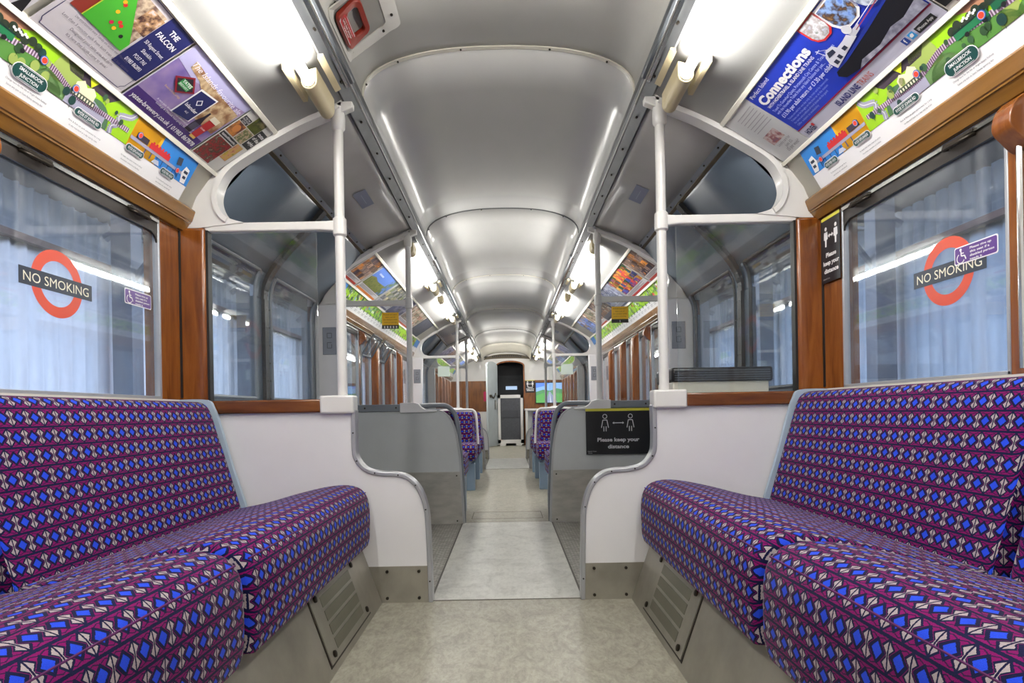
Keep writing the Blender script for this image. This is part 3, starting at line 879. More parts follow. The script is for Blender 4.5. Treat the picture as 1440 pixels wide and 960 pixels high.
def screenB(s, y, lab):
    t = thing('draught_screen', lab, 'partition', (s * 0.6, y, 0), 'draught screens beside the doors')
    Y1 = y + 0.03
    edge = catmull([(0.50, 0.735), (0.43, 0.728), (0.375, 0.69), (0.335, 0.61), (0.312, 0.48), (0.300, 0.335), (0.285, 0.0)], 6)
    pan = [(1.205, 0.335), (1.205, 0.735)] + [q for q in edge if q[1] > 0.336] + [(0.300, 0.335)]
    m = MB(); m.prism(mir(pan, s), y, Y1); obj('panel', m, PANEL_G, t)
    kp = [(1.205, 0.335), (0.300, 0.335), (0.285, 0.0), (1.205, 0.0)]
    m = MB(); m.prism(mir(kp, s), y - 0.003, Y1); k = obj('kick_plate', m, STEEL, t)
    screws([(s * x, z) for x in (0.32, 0.68) for z in (0.02, 0.31)], y - 0.003, k, 0.005)
    off = [(a - 0.012, b + 0.004) for a, b in edge]
    m = MB(); m.ribbon(mir(edge, s), mir(off, s), y - 0.004, Y1 + 0.004); obj('edge_trim', m, TRIMAL, t)
    m = MB(); m.box(s * 0.66, s * 1.16, y - 0.012, Y1 + 0.008, 0.728, 0.775); b = obj('sill', m, GREYPAINT, t, bevel=0.004)
    screws([(s * x, 0.752) for x in (0.70, 0.90, 1.1)], y - 0.012, b)
    pb = [(0.675, 0.718), (0.675, 0.782), (0.585, 0.785), (0.555, 0.775), (0.54, 0.755), (0.515, 0.74), (0.44, 0.733), (0.44, 0.722)]
    m = MB(); m.prism(mir(pb, s), y - 0.020, Y1 + 0.016); obj('pole_base', m, PANEL_W, t, bevel=0.004)
    hp = catmull([(s * 0.56, y + 0.045, 0.762), (s * 0.44, y + 0.045, 0.764), (s * 0.38, y + 0.045, 0.757), (s * 0.335, y + 0.045, 0.715), (s * 0.312, y + 0.045, 0.63), (s * 0.298, y + 0.045, 0.45), (s * 0.283, y + 0.045, 0.20), (s * 0.283, y + 0.045, 0.0)], 6)
    if y < 5:
        m = MB(); m.tube(hp, 0.0155, 14); obj('handrail', m, GREYPAINT, t)
    m = MB(); m.box(s * 0.70, s * 1.10, y + 0.010, y + 0.016, 0.77, 1.425); obj('glass_pane', m, CLEAR, t)
    upper_frame(t, s, y, False, False)
    m = MB(); m.prism(mir([(1.06, 0.775), (1.216, 0.775), (1.216, 1.425), (1.045, 1.425)], s), y - 0.012, y + 0.04); p = obj('post', m, PANEL_W, t, bevel=0.012)
    m = MB(); m.box(s * 1.075, s * 1.162, y - 0.018, y - 0.010, 1.10, 1.275)
    q = obj('vent_plate', m, paint('grey_plate', (142, 146, 154), 0.4, metal=0.3), t, bevel=0.002)
    a = Art(front_map(s * 1.118, y - 0.0182, 1.187)); g = ink((86, 88, 96))
    for v in (-0.045, -0.01, 0.02, 0.05):
        a.line([(-0.014, v), (0.014, v)], 0.004, g)
    a.line([(-0.014, -0.045), (-0.014, -0.01)], 0.004, g); a.line([(0.014, 0.02), (0.014, 0.05)], 0.004, g)
    a.line([(-0.014, 0.02), (-0.014, 0.05)], 0.004, g); a.line([(0.014, -0.045), (0.014, -0.02)], 0.004, g)
    a.build('engraving', q)
    return t

for s in (-1, 1):
    screenA(s, B1, 'white S-curved draught screen with wooden sill, nearest screen on the %s' % SIDE[s])
    screenB(s, B2, {-1: 'grey draught screen with steel kick plate across the first doorway on the left',
                    1: 'grey draught screen bearing the landscape keep-your-distance notice on the right'}[s])
    screenB(s, B3, 'grey draught screen at the far end of the middle seats on the %s' % SIDE[s])
    screenA(s, B4, 'farthest white draught screen, past the second doorway on the %s' % SIDE[s], wood_post=False)

# ================================================================== LONGITUDINAL BENCHES
def cushion(sec, y0, y1, name, parent, axis='y', r=0.022, mat=None, crown=0.0):
    """rounded upholstered block: closed section (a,z) swept along the other axis, UV in metres"""
    m = MB(); n = len(sec)
    cx = sum(p[0] for p in sec) / n; cz = sum(p[1] for p in sec) / n
    rings = [(y0, r * 1.0), (y0 + r * 0.12, r * 0.55), (y0 + r * 0.45, r * 0.18), (y0 + r, 0)]
    k = 6
    for i in range(1, k): rings.append((y0 + r + (y1 - y0 - 2 * r) * i / k, 0))
    rings += [(y1 - r, 0), (y1 - r * 0.45, r * 0.18), (y1 - r * 0.12, r * 0.55), (y1, r)]
    arc = [0]
    for i in range(n): arc.append(arc[-1] + math.hypot(sec[(i + 1) % n][0] - sec[i][0], sec[(i + 1) % n][1] - sec[i][1]))
    def pt(a, y, z): return (a, y, z) if axis == 'y' else (y, a, z)
    V = []
    for (y, sh) in rings:
        for (a, z) in sec:
            l = math.hypot(a - cx, z - cz) or 1
            kx = (a - cx) / l * sh; kz = (z - cz) / l * sh
            dz = crown * math.sin(PI * (y - y0) / (y1 - y0)) if z > cz else 0
            V.append(pt(a - kx, y, z - kz + dz))
    F = []; UV = []
    for j in range(len(rings) - 1):
        for i in range(n):
            i2 = (i + 1) % n
            F.append((j * n + i, j * n + i2, (j + 1) * n + i2, (j + 1) * n + i))
            ya, yb = rings[j][0], rings[j + 1][0]
            UV.append([(ya, arc[i]), (ya, arc[i + 1]), (yb, arc[i + 1]), (yb, arc[i])])
    F.append(tuple(range(n))); UV.append([(a, z) for a, z in sec])
    L = (len(rings) - 1) * n
    F.append(tuple(range(L + n - 1, L - 1, -1))); UV.append([(a, z) for a, z in reversed(sec)])
    m.add(V, F, 0, UV)
    return obj(name, m, mat or MOQ, parent, smooth=60)

SEATSEC = catmull([(0.985, 0.372), (0.88, 0.392), (0.76, 0.424), (0.66, 0.446), (0.59, 0.452), (0.545, 0.444), (0.517, 0.422), (0.503, 0.385), (0.500, 0.33), (0.502, 0.26), (0.510, 0.228)], 4) + [(0.60, 0.222), (0.985, 0.222)]
BACKSEC = [(1.202, 0.34), (0.972, 0.34)] + catmull([(0.972, 0.36), (1.02, 0.53), (1.065, 0.69), (1.083, 0.738), (1.10, 0.760), (1.125, 0.768), (1.16, 0.766), (1.202, 0.762)], 4)
def bench(s, y0, y1, lab, trim):
    t = thing('bench_seat', lab, 'seat', (s * 0.75, (y0 + y1) / 2, 0.22), 'moquette bench seats along the walls')
    cushion(mir(SEATSEC, s), y0, y1, 'seat_cushion', t, r=0.026, crown=0.004)
    m = MB(); P = []
    for y in (y0 + 0.012, y1 - 0.012): pass
    m.tube([(s * 0.5165, y0 + 0.02, 0.4225), (s * 0.5165, y1 - 0.02, 0.4225)], 0.0022, 6)
    obj('piping', m, PIPE, t)
    cushion(mir(BACKSEC, s), y0, y1 - 0.02, 'backrest', t, r=0.018)
    if trim:
        tr = [(1.202, 0.36), (0.968, 0.36)] + catmull([(0.962, 0.38), (1.01, 0.53), (1.055, 0.69), (1.075, 0.745), (1.10, 0.775), (1.202, 0.778)], 4)
        m = MB(); m.prism(mir(tr, s), y1 - 0.016, y1 + 0.0); obj('end_trim', m, paint('pale_blue_trim', (168, 186, 200), 0.4), t)
    return t
for s in (-1, 1):
    bench(s, 1.165, 2.176, 'purple patterned bench seat on the %s against the nearest white screen' % SIDE[s], True)
    bench(s, 0.12, 1.145, 'purple patterned bench seat on the %s closest to the camera' % SIDE[s], False)
    bench(s, -0.93, 0.10, 'purple patterned bench seat on the %s behind the camera' % SIDE[s], False)
    bench(s, 9.07, 10.10, 'purple bench seat on the %s just past the farthest white screen' % SIDE[s], True)
    bench(s, 10.12, 11.15, 'purple bench seat on the %s nearest the end wall' % SIDE[s], False)
    for (a, b, lab) in ((Y0 + 0.01, 2.195, 'metal heater box with bolted vent hatch under the %s front bench'), (9.06, 11.2, 'metal heater box under the far bench on the %s')):
        t = thing('heater_box', lab % SIDE[s], 'heater', (s * 0.6, a, 0))
        m = MB(); m.prism(mir([(0.472, 0.0), (0.552, 0.224), (0.96, 0.224), (0.96, 0.0)] if False else [(0.470, 0.0), (0.548, 0.221), (0.97, 0.221), (0.97, 0.0)], s), a, b); obj('panel', m, KICK, t)
        # hatch lying on the sloping face
        sl = math.hypot(0.078, 0.221)
        def HF(y, v, o_, s=s): return (s * (0.470 + 0.078 * v - 0.221 / sl * o_), y, 0.221 * v + 0.078 / sl * o_)
        def plate(mm, y0, y1, v0, v1, o0, o1, mat=0):
            V = [HF(y, v, o_) for o_ in (o0, o1) for y, v in ((y0, v0), (y1, v0), (y1, v1), (y0, v1))]
            mm.add(V, [(0, 1, 2, 3), (4, 5, 6, 7), (0, 1, 5, 4), (1, 2, 6, 5), (2, 3, 7, 6), (3, 0, 4, 7)], mat)
        hy0, hy1 = b - 0.60, b - 0.165
        m = MB(); plate(m, hy0 - 0.008, hy1 + 0.008, 0.08, 0.99, 0, 0.001, 1); plate(m, hy0, hy1, 0.11, 0.97, 0, 0.004)
        h = obj('vent_hatch', m, [KICK, SCREW], t)
        m = MB()
        for q in range(4):
            v0 = 0.2 + q * 0.175
            plate(m, hy0 + 0.07, hy1 - 0.07, v0, v0 + 0.13, 0.004, 0.0055)
        obj('louvre', m, HATCH, h)
        for (yy, vv) in ((hy0 + 0.035, 0.19), (hy1 - 0.03, 0.19), (hy0 + 0.035, 0.88), (hy1 - 0.03, 0.88)):
            m = MB(); m.tube([HF(yy, vv, 0.003), HF(yy, vv, 0.009), HF(yy, vv, 0.011)], [0.010, 0.010, 0.006], 10); obj('bolt', m, SCREW, h)

# knobs and pillars between the near windows
def knob(s, y, lab, small=False):
    t = thing('window_pillar_knob', lab, 'knob', (s * 1.18, y, 1.30), 'pear-shaped wooden knobs on the window pillars')
    x0 = 1.203
    P = [(x0 + 0.0, 1.40), (x0 - 0.02, 1.405), (x0 - 0.042, 1.385), (x0 - 0.052, 1.36), (x0 - 0.052, 1.335), (x0 - 0.035, 1.315), (x0 - 0.015, 1.295), (x0, 1.285)]
    m = MB(); m.prism(mir(catmull(P, 3), s), y - 0.026, y + 0.026); obj('knob', m, WOOD_V, t, bevel=0.014, seg=3)
    m = MB(); m.tube([(s * 1.194, y, 0.79), (s * 1.194, y, 1.30)], 0.008, 10); obj('rod', m, CHROME, t)
for s in (-1, 1):
    knob(s, 1.33, 'pear-shaped wooden knob over the %s front bench' % SIDE[s])
    knob(s, 4.84, 'pear-shaped wooden knob on the first window pillar past the first doorway on the %s' % SIDE[s])

# open hopper panes on the left of the middle bay
for (a, b, lab) in ((4.89, 5.23, 'tilted open hopper window pane, nearer of two on the left'), (5.35, 5.78, 'tilted open hopper window pane, farther of two on the left')):
    t = thing('hopper_pane', lab, 'window pane', (-1.19, a, 1.2), 'open hopper panes on the left')
    q = [(-1.20, 1.22), (-1.10, 1.385)]
    m = MB(); m.add([(q[0][0], a, q[0][1]), (q[0][0], b, q[0][1]), (q[1][0], b, q[1][1]), (q[1][0], a, q[1][1])], [(0, 1, 2, 3)]); obj('pane', m, GLASS, t, solid=0.004, recalc=False)
    m = MB()
    for p0, p1 in (((q[0][0], a, q[0][1]), (q[0][0], b, q[0][1])), ((q[1][0], a, q[1][1]), (q[1][0], b, q[1][1])), ((q[0][0], a, q[0][1]), (q[1][0], a, q[1][1])), ((q[0][0], b, q[0][1]), (q[1][0], b, q[1][1]))):
        m.tube([p0, p1], 0.007, 6)
    obj('pane_frame', m, RAILDARK, t)
m = MB(); m.tube([(-1.165, 4.2, 1.40), (-1.165, 7.2, 1.40)], 0.008, 8)
tag(obj('window_bar', m, CHROME), 'thin chrome bar running below the left cornice over the middle windows', 'bar')
m = MB(); m.tube([(1.165, 4.2, 1.40), (1.165, 7.2, 1.40)], 0.008, 8)
tag(obj('window_bar', m, CHROME), 'thin chrome bar running below the right cornice over the middle windows', 'bar')

# ================================================================== TRANSVERSE SEATS
def rsec(a0, a1, z0, z1, r, n=5):
    pts = []
    for cx, cz, t0 in ((a1 - r, z0 + r, -PI / 2), (a1 - r, z1 - r, 0), (a0 + r, z1 - r, PI / 2), (a0 + r, z0 + r, PI)):
        pts += [(cx + r * math.cos(t0 + PI / 2 * k / n), cz + r * math.sin(t0 + PI / 2 * k / n)) for k in range(n + 1)]
    return pts
def tseat(s, yb, d, lab):
    """yb: plane of the back; d=+1 faces away from the camera, -1 faces it"""
    t = thing('double_seat', lab, 'seat', (s * 0.75, yb, 0), 'transverse double seats of the middle bay')
    back = catmull([(yb + d * 0.01, 0.36), (yb + d * 0.01, 0.69), (yb + d * 0.03, 0.722), (yb + d * 0.065, 0.722), (yb + d * 0.09, 0.69), (yb + d * 0.125, 0.50), (yb + d * 0.14, 0.36)], 4)
    x0, x1 = sorted((s * 0.325, s * 1.195))
    cushion(back, x0, x1, 'backrest', t, axis='x', r=0.05)
    seat = rsec(min(yb + d * 0.10, yb + d * 0.56), max(yb + d * 0.10, yb + d * 0.56), 0.27, 0.43, 0.065)
    x0, x1 = sorted((s * 0.283, s * 1.195))
    cushion(seat, x0, x1, 'seat_cushion', t, axis='x', r=0.04)
    m = MB(); y0, y1 = sorted((yb + d * 0.02, yb + d * 0.52)); m.box(s * 0.33, s * 1.19, y0, y1, 0.245, 0.275); obj('seat_frame', m, BLUEGREY, t, bevel=0.004)
    c = yb + d * 0.42
    for xx, in ((0.335,), (1.10,)):
        m = MB(); m.prism([(s * xx + 0.038 * math.cos(2 * PI * k / 16), 0) for k in range(0)] or rsec(s * xx - 0.038, s * xx + 0.038, 0.0, 0.25, 0.004, 2), c - 0.05, c + 0.05)
        obj('leg', m, BLUEGREY, t, bevel=0.012)
    return t
for s in (-1, 1):
    tseat(s, 3.81, 1, 'purple double seat on the %s backing onto the grey screen of the first doorway' % SIDE[s])
    tseat(s, 5.82, -1, 'purple double seat on the %s facing the camera, nearer of two such rows' % SIDE[s])
    tseat(s, 5.87, 1, 'purple double seat on the %s facing away, at the middle of its bay' % SIDE[s])
    tseat(s, 7.35, -1, 'purple double seat on the %s facing the camera against the second doorway screen' % SIDE[s])
    hp = catmull([(s * 0.66, 5.845, 0.735), (s * 0.56, 5.845, 0.745), (s * 0.38, 5.845, 0.745), (s * 0.33, 5.845, 0.735), (s * 0.305, 5.845, 0.69), (s * 0.295, 5.845, 0.55), (s * 0.290, 5.845, 0.45), (s * 0.290, 5.845, 0.40)], 6)
    m = MB(); m.tube(hp, 0.0135, 12)
    tag(obj('grab_rail', m, WHITE), 'white bent grab rail between the back-to-back seats on the %s' % SIDE[s], 'rail', 'grab rails on the seat backs')
    # perforated vent at the foot of the screen
    m = MB(); m.box(s * 0.290, s * 0.302, B2 + 0.06, B2 + 0.30, 0.02, 0.27)
    t = thing('seat_end_vent', 'slotted white vent at the seat end by the aisle on the %s' % SIDE[s], 'vent', (s * 0.30, B2 + 0.06, 0.02))
    obj('panel', m, WHITE, t, bevel=0.002)
    m = MB()
    for q in range(5): m.box(s * 0.287, s * 0.291, B2 + 0.09, B2 + 0.27, 0.05 + q * 0.042, 0.068 + q * 0.042)
    obj('slots', m, SCREW, t)

# ================================================================== POSTERS AND MAP STRIPS
navy = ink((32, 36, 92)); wht = ink((232, 230, 230)); blk = ink((30, 30, 32)); paper = ink((206, 196, 200)); lilac = ink((122, 108, 168))
green = ink((150, 198, 28)); dgreen = ink((86, 136, 62)); tree = ink((46, 74, 44)); olive = ink((150, 168, 86)); teal = ink((26, 70, 66))
sea = ink((40, 128, 208)); sand = ink((238, 178, 30)); redp = ink((200, 40, 44)); track = ink((104, 76, 100)); grey = ink((158, 156, 176)); brown = ink((168, 120, 92))
blue = ink((28, 56, 184)); gold = ink((216, 178, 92)); tgrey = ink((96, 96, 104)); orange = ink((226, 104, 60))

def poster_F(s, y): return wall_map(s, y, P_POST[0], P_POST[1], P_LAMP[0], P_LAMP[1])
PH = math.hypot(P_POST[0] - P_LAMP[0], P_POST[1] - P_LAMP[1])
def map_F(s, y): return wall_map(s, y, P_WOOD[0] - 0.002, P_WOOD[1] + 0.004, P_POST[0] + 0.006, P_POST[1] - 0.004)
MH = math.hypot(P_WOOD[0] - P_POST[0] - 0.008, P_POST[1] - P_WOOD[1] - 0.008)

def map_strip_near(s):
    """big line-map card: pier head at the far end, reader's right on the left-hand wall"""
    g = s  # sign of reading direction relative to distance
    yfar = 2.09
    A = Art(map_F(s, yfar))
    L = 1.15 if s < 0 else 1.15
    k = 1 if s < 0 else -1          # u = -k*d, with d the distance back from the far end
    U = lambda d: -d if s < 0 else d
    v0 = MH * 0.36
    T = MH
    def R(d0, d1, a, b, m, l=1): A.rect(U(d0), U(d1), a, b, m, l)
    def Pl(pts, m, l=1): A.poly([(U(d), v) for d, v in pts], m, l)
    lo, hi = sorted((U(0), U(1.7)))
    A.base(lo, hi, 0, T, wht)
    R(0, 0.235, v0, T, sea); R(0.20, 0.33, v0, T, sand, 2)
    Pl([(0.19, v0), (0.22, v0 + 0.05), (0.20, T), (0.335, T), (0.33, v0)], sand, 2)
    R(0.32, 1.7, v0, T, green, 1)
    # hills
    for d, r, h, m in ((0.62, 0.07, 0.05, ink((104, 138, 84))), (0.48, 0.06, 0.06, ink((74, 110, 76))), (0.72, 0.13, 0.055, dgreen), (0.60, 0.05, 0.09, olive), (0.98, 0.14, 0.045, dgreen), (1.2, 0.12, 0.05, olive), (1.45, 0.13, 0.06, dgreen), (0.83, 0.03, 0.07, olive)):
        Pl([(d + r * math.cos(a), v0 + (T * 0.9 - v0 if h > 0.08 else 0) * 0.4 + h * math.sin(a)) for a in [PI * q / 14 for q in range(15)]], m, 2)
    Pl([(0.72, T * 0.99), (0.78, T * 0.80), (0.92, T * 0.78), (0.98, T * 0.99)], brown, 2)
    Pl([(0.42, T * 0.99), (0.45, T * 0.82), (0.60, T * 0.84), (0.62, T * 0.99)], ink((64, 52, 62)), 2)
    # road
    rd = catmull([(0.345, T * 0.97), (0.36, T * 0.84), (0.40, T * 0.74), (0.39, T * 0.60), (0.41, T * 0.50), (0.405, v0)], 5)
    A.line([(U(d), v) for d, v in rd], 0.018, grey, 3); A.line([(U(d), v) for d, v in rd], 0.002, wht, 4)
    Pl([(0.44, v0), (0.44, v0 + 0.03), (0.50, v0 + 0.05), (0.58, v0 + 0.03), (0.58, v0)], grey, 3)
    # railway with sleepers
    rail = catmull([(0.10, v0 + 0.025), (0.22, v0 + 0.038), (0.33, v0 + 0.04), (0.46, v0 + 0.034), (0.56, v0 + 0.032), (0.66, v0 + 0.055), (0.78, v0 + 0.045), (0.90, v0 + 0.036), (1.02, v0 + 0.03), (1.2, v0 + 0.05), (1.5, v0 + 0.04)], 8)
    A.line([(U(d), v) for d, v in rail if d > 0.33], 0.014, ink((206, 190, 206)), 3)
    for i in range(0, len(rail) - 1):
        (d, v), (d2, v2) = rail[i], rail[i + 1]
        if d > 0.33:
            for q in (0.25, 0.75):
                a, b = d + (d2 - d) * q, v + (v2 - v) * q
                A.line([(U(a), b - 0.007), (U(a), b + 0.007)], 0.004, track, 4)
    # pier, ferry, train cars
    R(0.05, 0.33, v0 + 0.026, v0 + 0.036, grey, 4)
    for q in range(7): R(0.07 + q * 0.03, 0.074 + q * 0.03, v0 + 0.006, v0 + 0.026, ink((44, 74, 130)), 4)
    R(0.14, 0.245, v0 + 0.036, v0 + 0.054, redp, 5); R(0.255, 0.31, v0 + 0.038, v0 + 0.056, ink((56, 44, 56)), 5)
    for q in range(6): R(0.148 + q * 0.016, 0.157 + q * 0.016, v0 + 0.054, v0 + 0.060, redp, 5)
    Pl([(0.02, v0 + 0.004), (0.045, v0 + 0.002), (0.06, v0 + 0.035), (0.05, v0 + 0.06), (0.025, v0 + 0.055)], wht, 5)
    R(0.028, 0.05, v0 + 0.036, v0 + 0.046, ink((40, 50, 70)), 6); R(0.028, 0.045, v0 + 0.018, v0 + 0.028, ink((40, 50, 70)), 6)
    Pl([(0.075, v0 + 0.05), (0.10, v0 + 0.046), (0.105, v0 + 0.072), (0.08, v0 + 0.076)], ink((52, 58, 72)), 5)
    Pl([(0.17, v0 + 0.004), (0.21, v0 + 0.002), (0.20, v0 + 0.016), (0.18, v0 + 0.018)], ink((190, 196, 214)), 5)
    # station house
    Pl([(0.50, v0 + 0.042), (0.50, v0 + 0.064), (0.515, v0 + 0.075), (0.535, v0 + 0.066), (0.55, v0 + 0.078), (0.57, v0 + 0.064), (0.57, v0 + 0.042)], ink((222, 210, 178)), 5)
    R(0.49, 0.575, v0 + 0.030, v0 + 0.044, ink((60, 76, 60)), 5)
    for q in range(8): R(0.494 + q * 0.010, 0.499 + q * 0.010, v0 + 0.032, v0 + 0.040, ink((222, 214, 190)), 6)
    Pl([(0.505, T), (0.525, T * 0.83), (0.545, T)], ink((210, 222, 30)), 5)
    # steam train
    st = [(0.70, 0.80), (0.805, 0.905)] if s > 0 else [(0.76, 0.86), (0.865, 0.965)]
    for (a, b), c1 in zip(st, (ink((34, 112, 70)), ink((26, 92, 62)))):
        R(a, b - 0.006, v0 + 0.044, v0 + 0.062, c1, 6); R(a, b - 0.006, v0 + 0.060, v0 + 0.064, ink((20, 46, 40)), 7)
    for q in range(5): A.disc(U(0.73 + q * 0.05), v0 + 0.042, 0.006, blk, 7, n=10)
    for q in range(7): A.disc(U(0.70 + 0.018 * q), v0 + 0.070 + 0.005 * math.sin(q * 2.1), 0.011, ink((40, 50, 36)), 5, n=12); A.disc(U(0.735 + 0.006 * q), v0 + 0.074 + 0.003 * math.sin(q * 2.1), 0.0035, wht, 6, n=10)
    # trees
    rnd = random.Random(3 if s < 0 else 4)
    for q in range(42):
        d = rnd.uniform(0.36, 1.62); v = rnd.uniform(v0 + 0.012, T * 0.95); r = rnd.uniform(0.005, 0.012)
        A.disc(U(d), v, r, rnd.choice((tree, ink((58, 92, 60)), ink((30, 62, 56)), olive)), 5, rv=r * 1.15, n=12)
        A.line([(U(d), v - r * 2.0), (U(d), v - r)], 0.0012, tree, 5)
    # station names on dark pills, white rule lines, markers, small print
    for d, nm, wd, d_m, v_m, l1, l2 in ((0.12, ('RYDE PIER HEAD',), 0.085, 0.085, v0 + 0.030, 'To Portsmouth passenger ferry', 'services to mainland'),
                            (0.29, ('RYDE ESPLANADE',), 0.095, 0.30, v0 + 0.050, 'For beach, town centre, hovercraft and bus', 'Hovertravel connections to Southsea'),
                            (0.49, ('RYDE ST JOHNS RD',), 0.115, 0.565, v0 + 0.046, 'Park & Ride car park convenient for a trip', 'to the mainland or a day out by train'),
                            (0.685, ('SMALLBROOK', 'JUNCTION'), 0.115, 0.78 if s > 0 else 0.675, v0 + 0.055, 'Change here for the Isle of Wight Steam Railway', 'Station only open on Steam Railway operating days'),
                            (0.95, ('BRADING',), 0.09, 0.97, v0 + 0.045, 'Visit the Roman Villa and Brading Station', 'Heritage Centre')):
        wd *= 0.84; h2 = 0.0078 * len(nm) + 0.002
        A.pill(U(d) - wd / 2 - 0.002, U(d) + wd / 2 + 0.002, v0 - h2 - 0.002, v0 + h2 + 0.002, wht, 8)
        A.pill(U(d) - wd / 2, U(d) + wd / 2, v0 - h2, v0 + h2, teal, 9)
        for q, t_ in enumerate(nm):
            A.text(t_, U(d), v0 - 0.004 + (0.0068 if len(nm) == 2 and q == 0 else (-0.0068 if len(nm) == 2 else 0)), 0.0084, wht, 10, bold=0.015, width=wd * (0.80 if len(nm) == 1 else (0.70 if q == 0 else 0.55)))
        A.line([(U(d) - wd * 0.32, v0 + h2 - 0.002), (U(d) + wd * 0.32, v0 + h2 - 0.002)], 0.0009, wht, 10)
        A.line([(U(d) - wd * 0.32, v0 - h2 + 0.002), (U(d) + wd * 0.32, v0 - h2 + 0.002)], 0.0009, wht, 10)
        A.disc(U(d_m), v_m, 0.0110, ink((60, 84, 160)), 9); A.disc(U(d_m), v_m, 0.0088, ink((190, 196, 214)), 10); A.disc(U(d_m), v_m, 0.0074, ink((222, 64, 44)), 11)
        A.text(l1, U(d) + (0.012), v0 * 0.42, 0.0048, tgrey, 2, width=wd * 1.25)
        A.text(l2, U(d) + (0.012), v0 * 0.22, 0.0048, tgrey, 2, width=wd * 1.1)
    A.line([(U(0.33), v0), (U(1.7), v0)], 0.0008, blk, 3)
    tag(A.build('line_map_strip'), 'illustrated green railway line map card above the %s front window' % SIDE[s], 'map')
for s in (-1, 1): map_strip_near(s)

def map_strip_far(s, y0, y1, lab):
    A = Art(map_F(s, y0 if s < 0 else y1)); L = y1 - y0
    A.base(0, L, 0, MH, wht)
    v0 = MH * 0.40; rnd = random.Random(int(y0 * 10) + s)
    A.rect(0, L, v0, MH, green, 1)
    n = int(L / 0.018)
    cols = [dgreen, tree, olive, ink((60, 100, 60)), grey, green, ink((176, 150, 150)), redp, ink((96, 130, 60)), wht, sea]
    for q in range(n * 2):
        u = rnd.uniform(0.02, L - 0.02); r = rnd.uniform(0.006, 0.018)
        A.disc(u, rnd.uniform(v0 + r, MH - r), r, rnd.choice(cols if rnd.random() < 0.5 else cols[:4]), 2 + q % 3, n=8)
    for a in (0.0, L * 0.93):
        A.rect(a, a + L * 0.07, v0, MH, sea, 5)
    q = 0.12
    while q < L - 0.1:
        A.disc(q, v0, 0.016, teal, 6, rv=0.013, n=14); A.text('RYDE', q, v0 - 0.003, 0.006, wht, 7, width=0.022)
        A.line([(q - 0.02, v0 * 0.55), (q + 0.045, v0 * 0.55)], 0.003, tgrey, 2); A.line([(q - 0.02, v0 * 0.38), (q + 0.03, v0 * 0.38)], 0.003, tgrey, 2)
        q += 0.105
    tag(A.build('line_map_strip'), lab, 'map')
for s in (-1, 1):
    map_strip_far(s, B2 + 0.06, B3 - 0.02, 'small-scale green railway line map strip on the %s over the middle windows' % SIDE[s])
    map_strip_far(s, B4 + 0.06, 12.4, 'green railway line map strip on the %s past the second doorway' % SIDE[s])

# ---- left posters, near bay
def post(name, A, lab): return tag(A.build(name), lab, 'poster')
# brown wooden-picture card at the frame edge
A = Art(poster_F(-1, 0.95)); A.base(0, 0.365, 0.004, PH - 0.004, ink((214, 212, 214)))
A.rect(0.01, 0.30, 0.03, 0.26, photo_print('amber_drinks_print', [(70, 36, 10), (176, 100, 20), (214, 150, 60), (120, 66, 20)], 16), 1)
A.poly([(0.335, 0.004), (0.365, 0.004), (0.35, 0.06)], blk, 1)
post('advert_poster', A, 'pale poster with amber pictures at the top left edge of the view')
# The Falcon
A = Art(poster_F(-1, 1.335)); W = 0.312
A.base(0, W, 0.004, PH - 0.004, ink((210, 204, 208)))
fr = [(0.012, 0.03), (0.018, 0.022), (0.02, 0.014), (W - 0.02, 0.014), (W - 0.018, 0.022), (W - 0.01, 0.03), (W - 0.01, PH - 0.03), (W - 0.02, PH - 0.014), (0.02, PH - 0.014), (0.012, PH - 0.03), (0.012, 0.03)]
A.line(fr, 0.0018, navy, 1)
A.poly([(0.022, 0.10), (0.022, 0.245), (0.20, 0.245), (0.20, 0.095)], photo_print('pub_room_print', [(40, 32, 36), (110, 84, 74), (196, 176, 150), (88, 40, 44)], 30, 3), 1)
A.poly([(0.022, 0.098), (0.022, 0.235), (0.06, 0.235), (0.065, 0.098)], ink((142, 48, 36)), 2)
A.poly([(0.058, 0.098), (0.060, 0.235), (0.10, 0.230), (0.200, 0.125), (0.200, 0.095)], ink((70, 170, 48)), 3)
A.line([(0.058, 0.098), (0.060, 0.235)], 0.003, ink((190, 200, 60)), 4)
for u, v, c in ((0.095, 0.195, sand), (0.102, 0.19, redp), (0.105, 0.165, sand), (0.118, 0.135, ink((190, 20, 70))), (0.135, 0.128, sand), (0.132, 0.15, redp), (0.142, 0.145, redp), (0.165, 0.125, blk)):
    A.disc(u, v, 0.0055, c, 4)
A.rect(0.15, 0.205, 0.165, 0.235, photo_print('bar_print', [(30, 26, 34), (90, 60, 50), (190, 150, 110), (220, 220, 240)], 50, 5), 2)
A.rect(0.207, W - 0.004, 0.062, PH - 0.012, navy, 2)
cx = 0.256
A.text('THE', cx, 0.222, 0.0165, wht, 3, bold=0.02, width=0.036); A.text('FALCON', cx, 0.194, 0.0165, wht, 3, bold=0.02, width=0.075)
A.text('50 Regent Street,', cx, 0.158, 0.012, wht, 3, width=0.078); A.text('Shanklin,', cx, 0.134, 0.012, wht, 3, width=0.042)
A.text('PO37 7AE', cx, 0.110, 0.012, wht, 3, width=0.046); A.text('01983 862893', cx, 0.088, 0.012, wht, 3, bold=0.01, width=0.062)
for q, t_ in enumerate(('Live entertainment every Tuesday and karaoke every Wednesday.', 'Less than 3 minutes walk from both train and bus stations', 'Designated pool table area and darts.', "It's here that locals come to drink!")):
    A.text(t_, 0.15, 0.082 - q * 0.0165, 0.0082, ink((110, 104, 116)), 2, width=(0.25, 0.235, 0.15, 0.14)[q] if q else 0.19)
post('advert_poster', A, 'cream poster reading THE FALCON in a navy box with a green pool table')
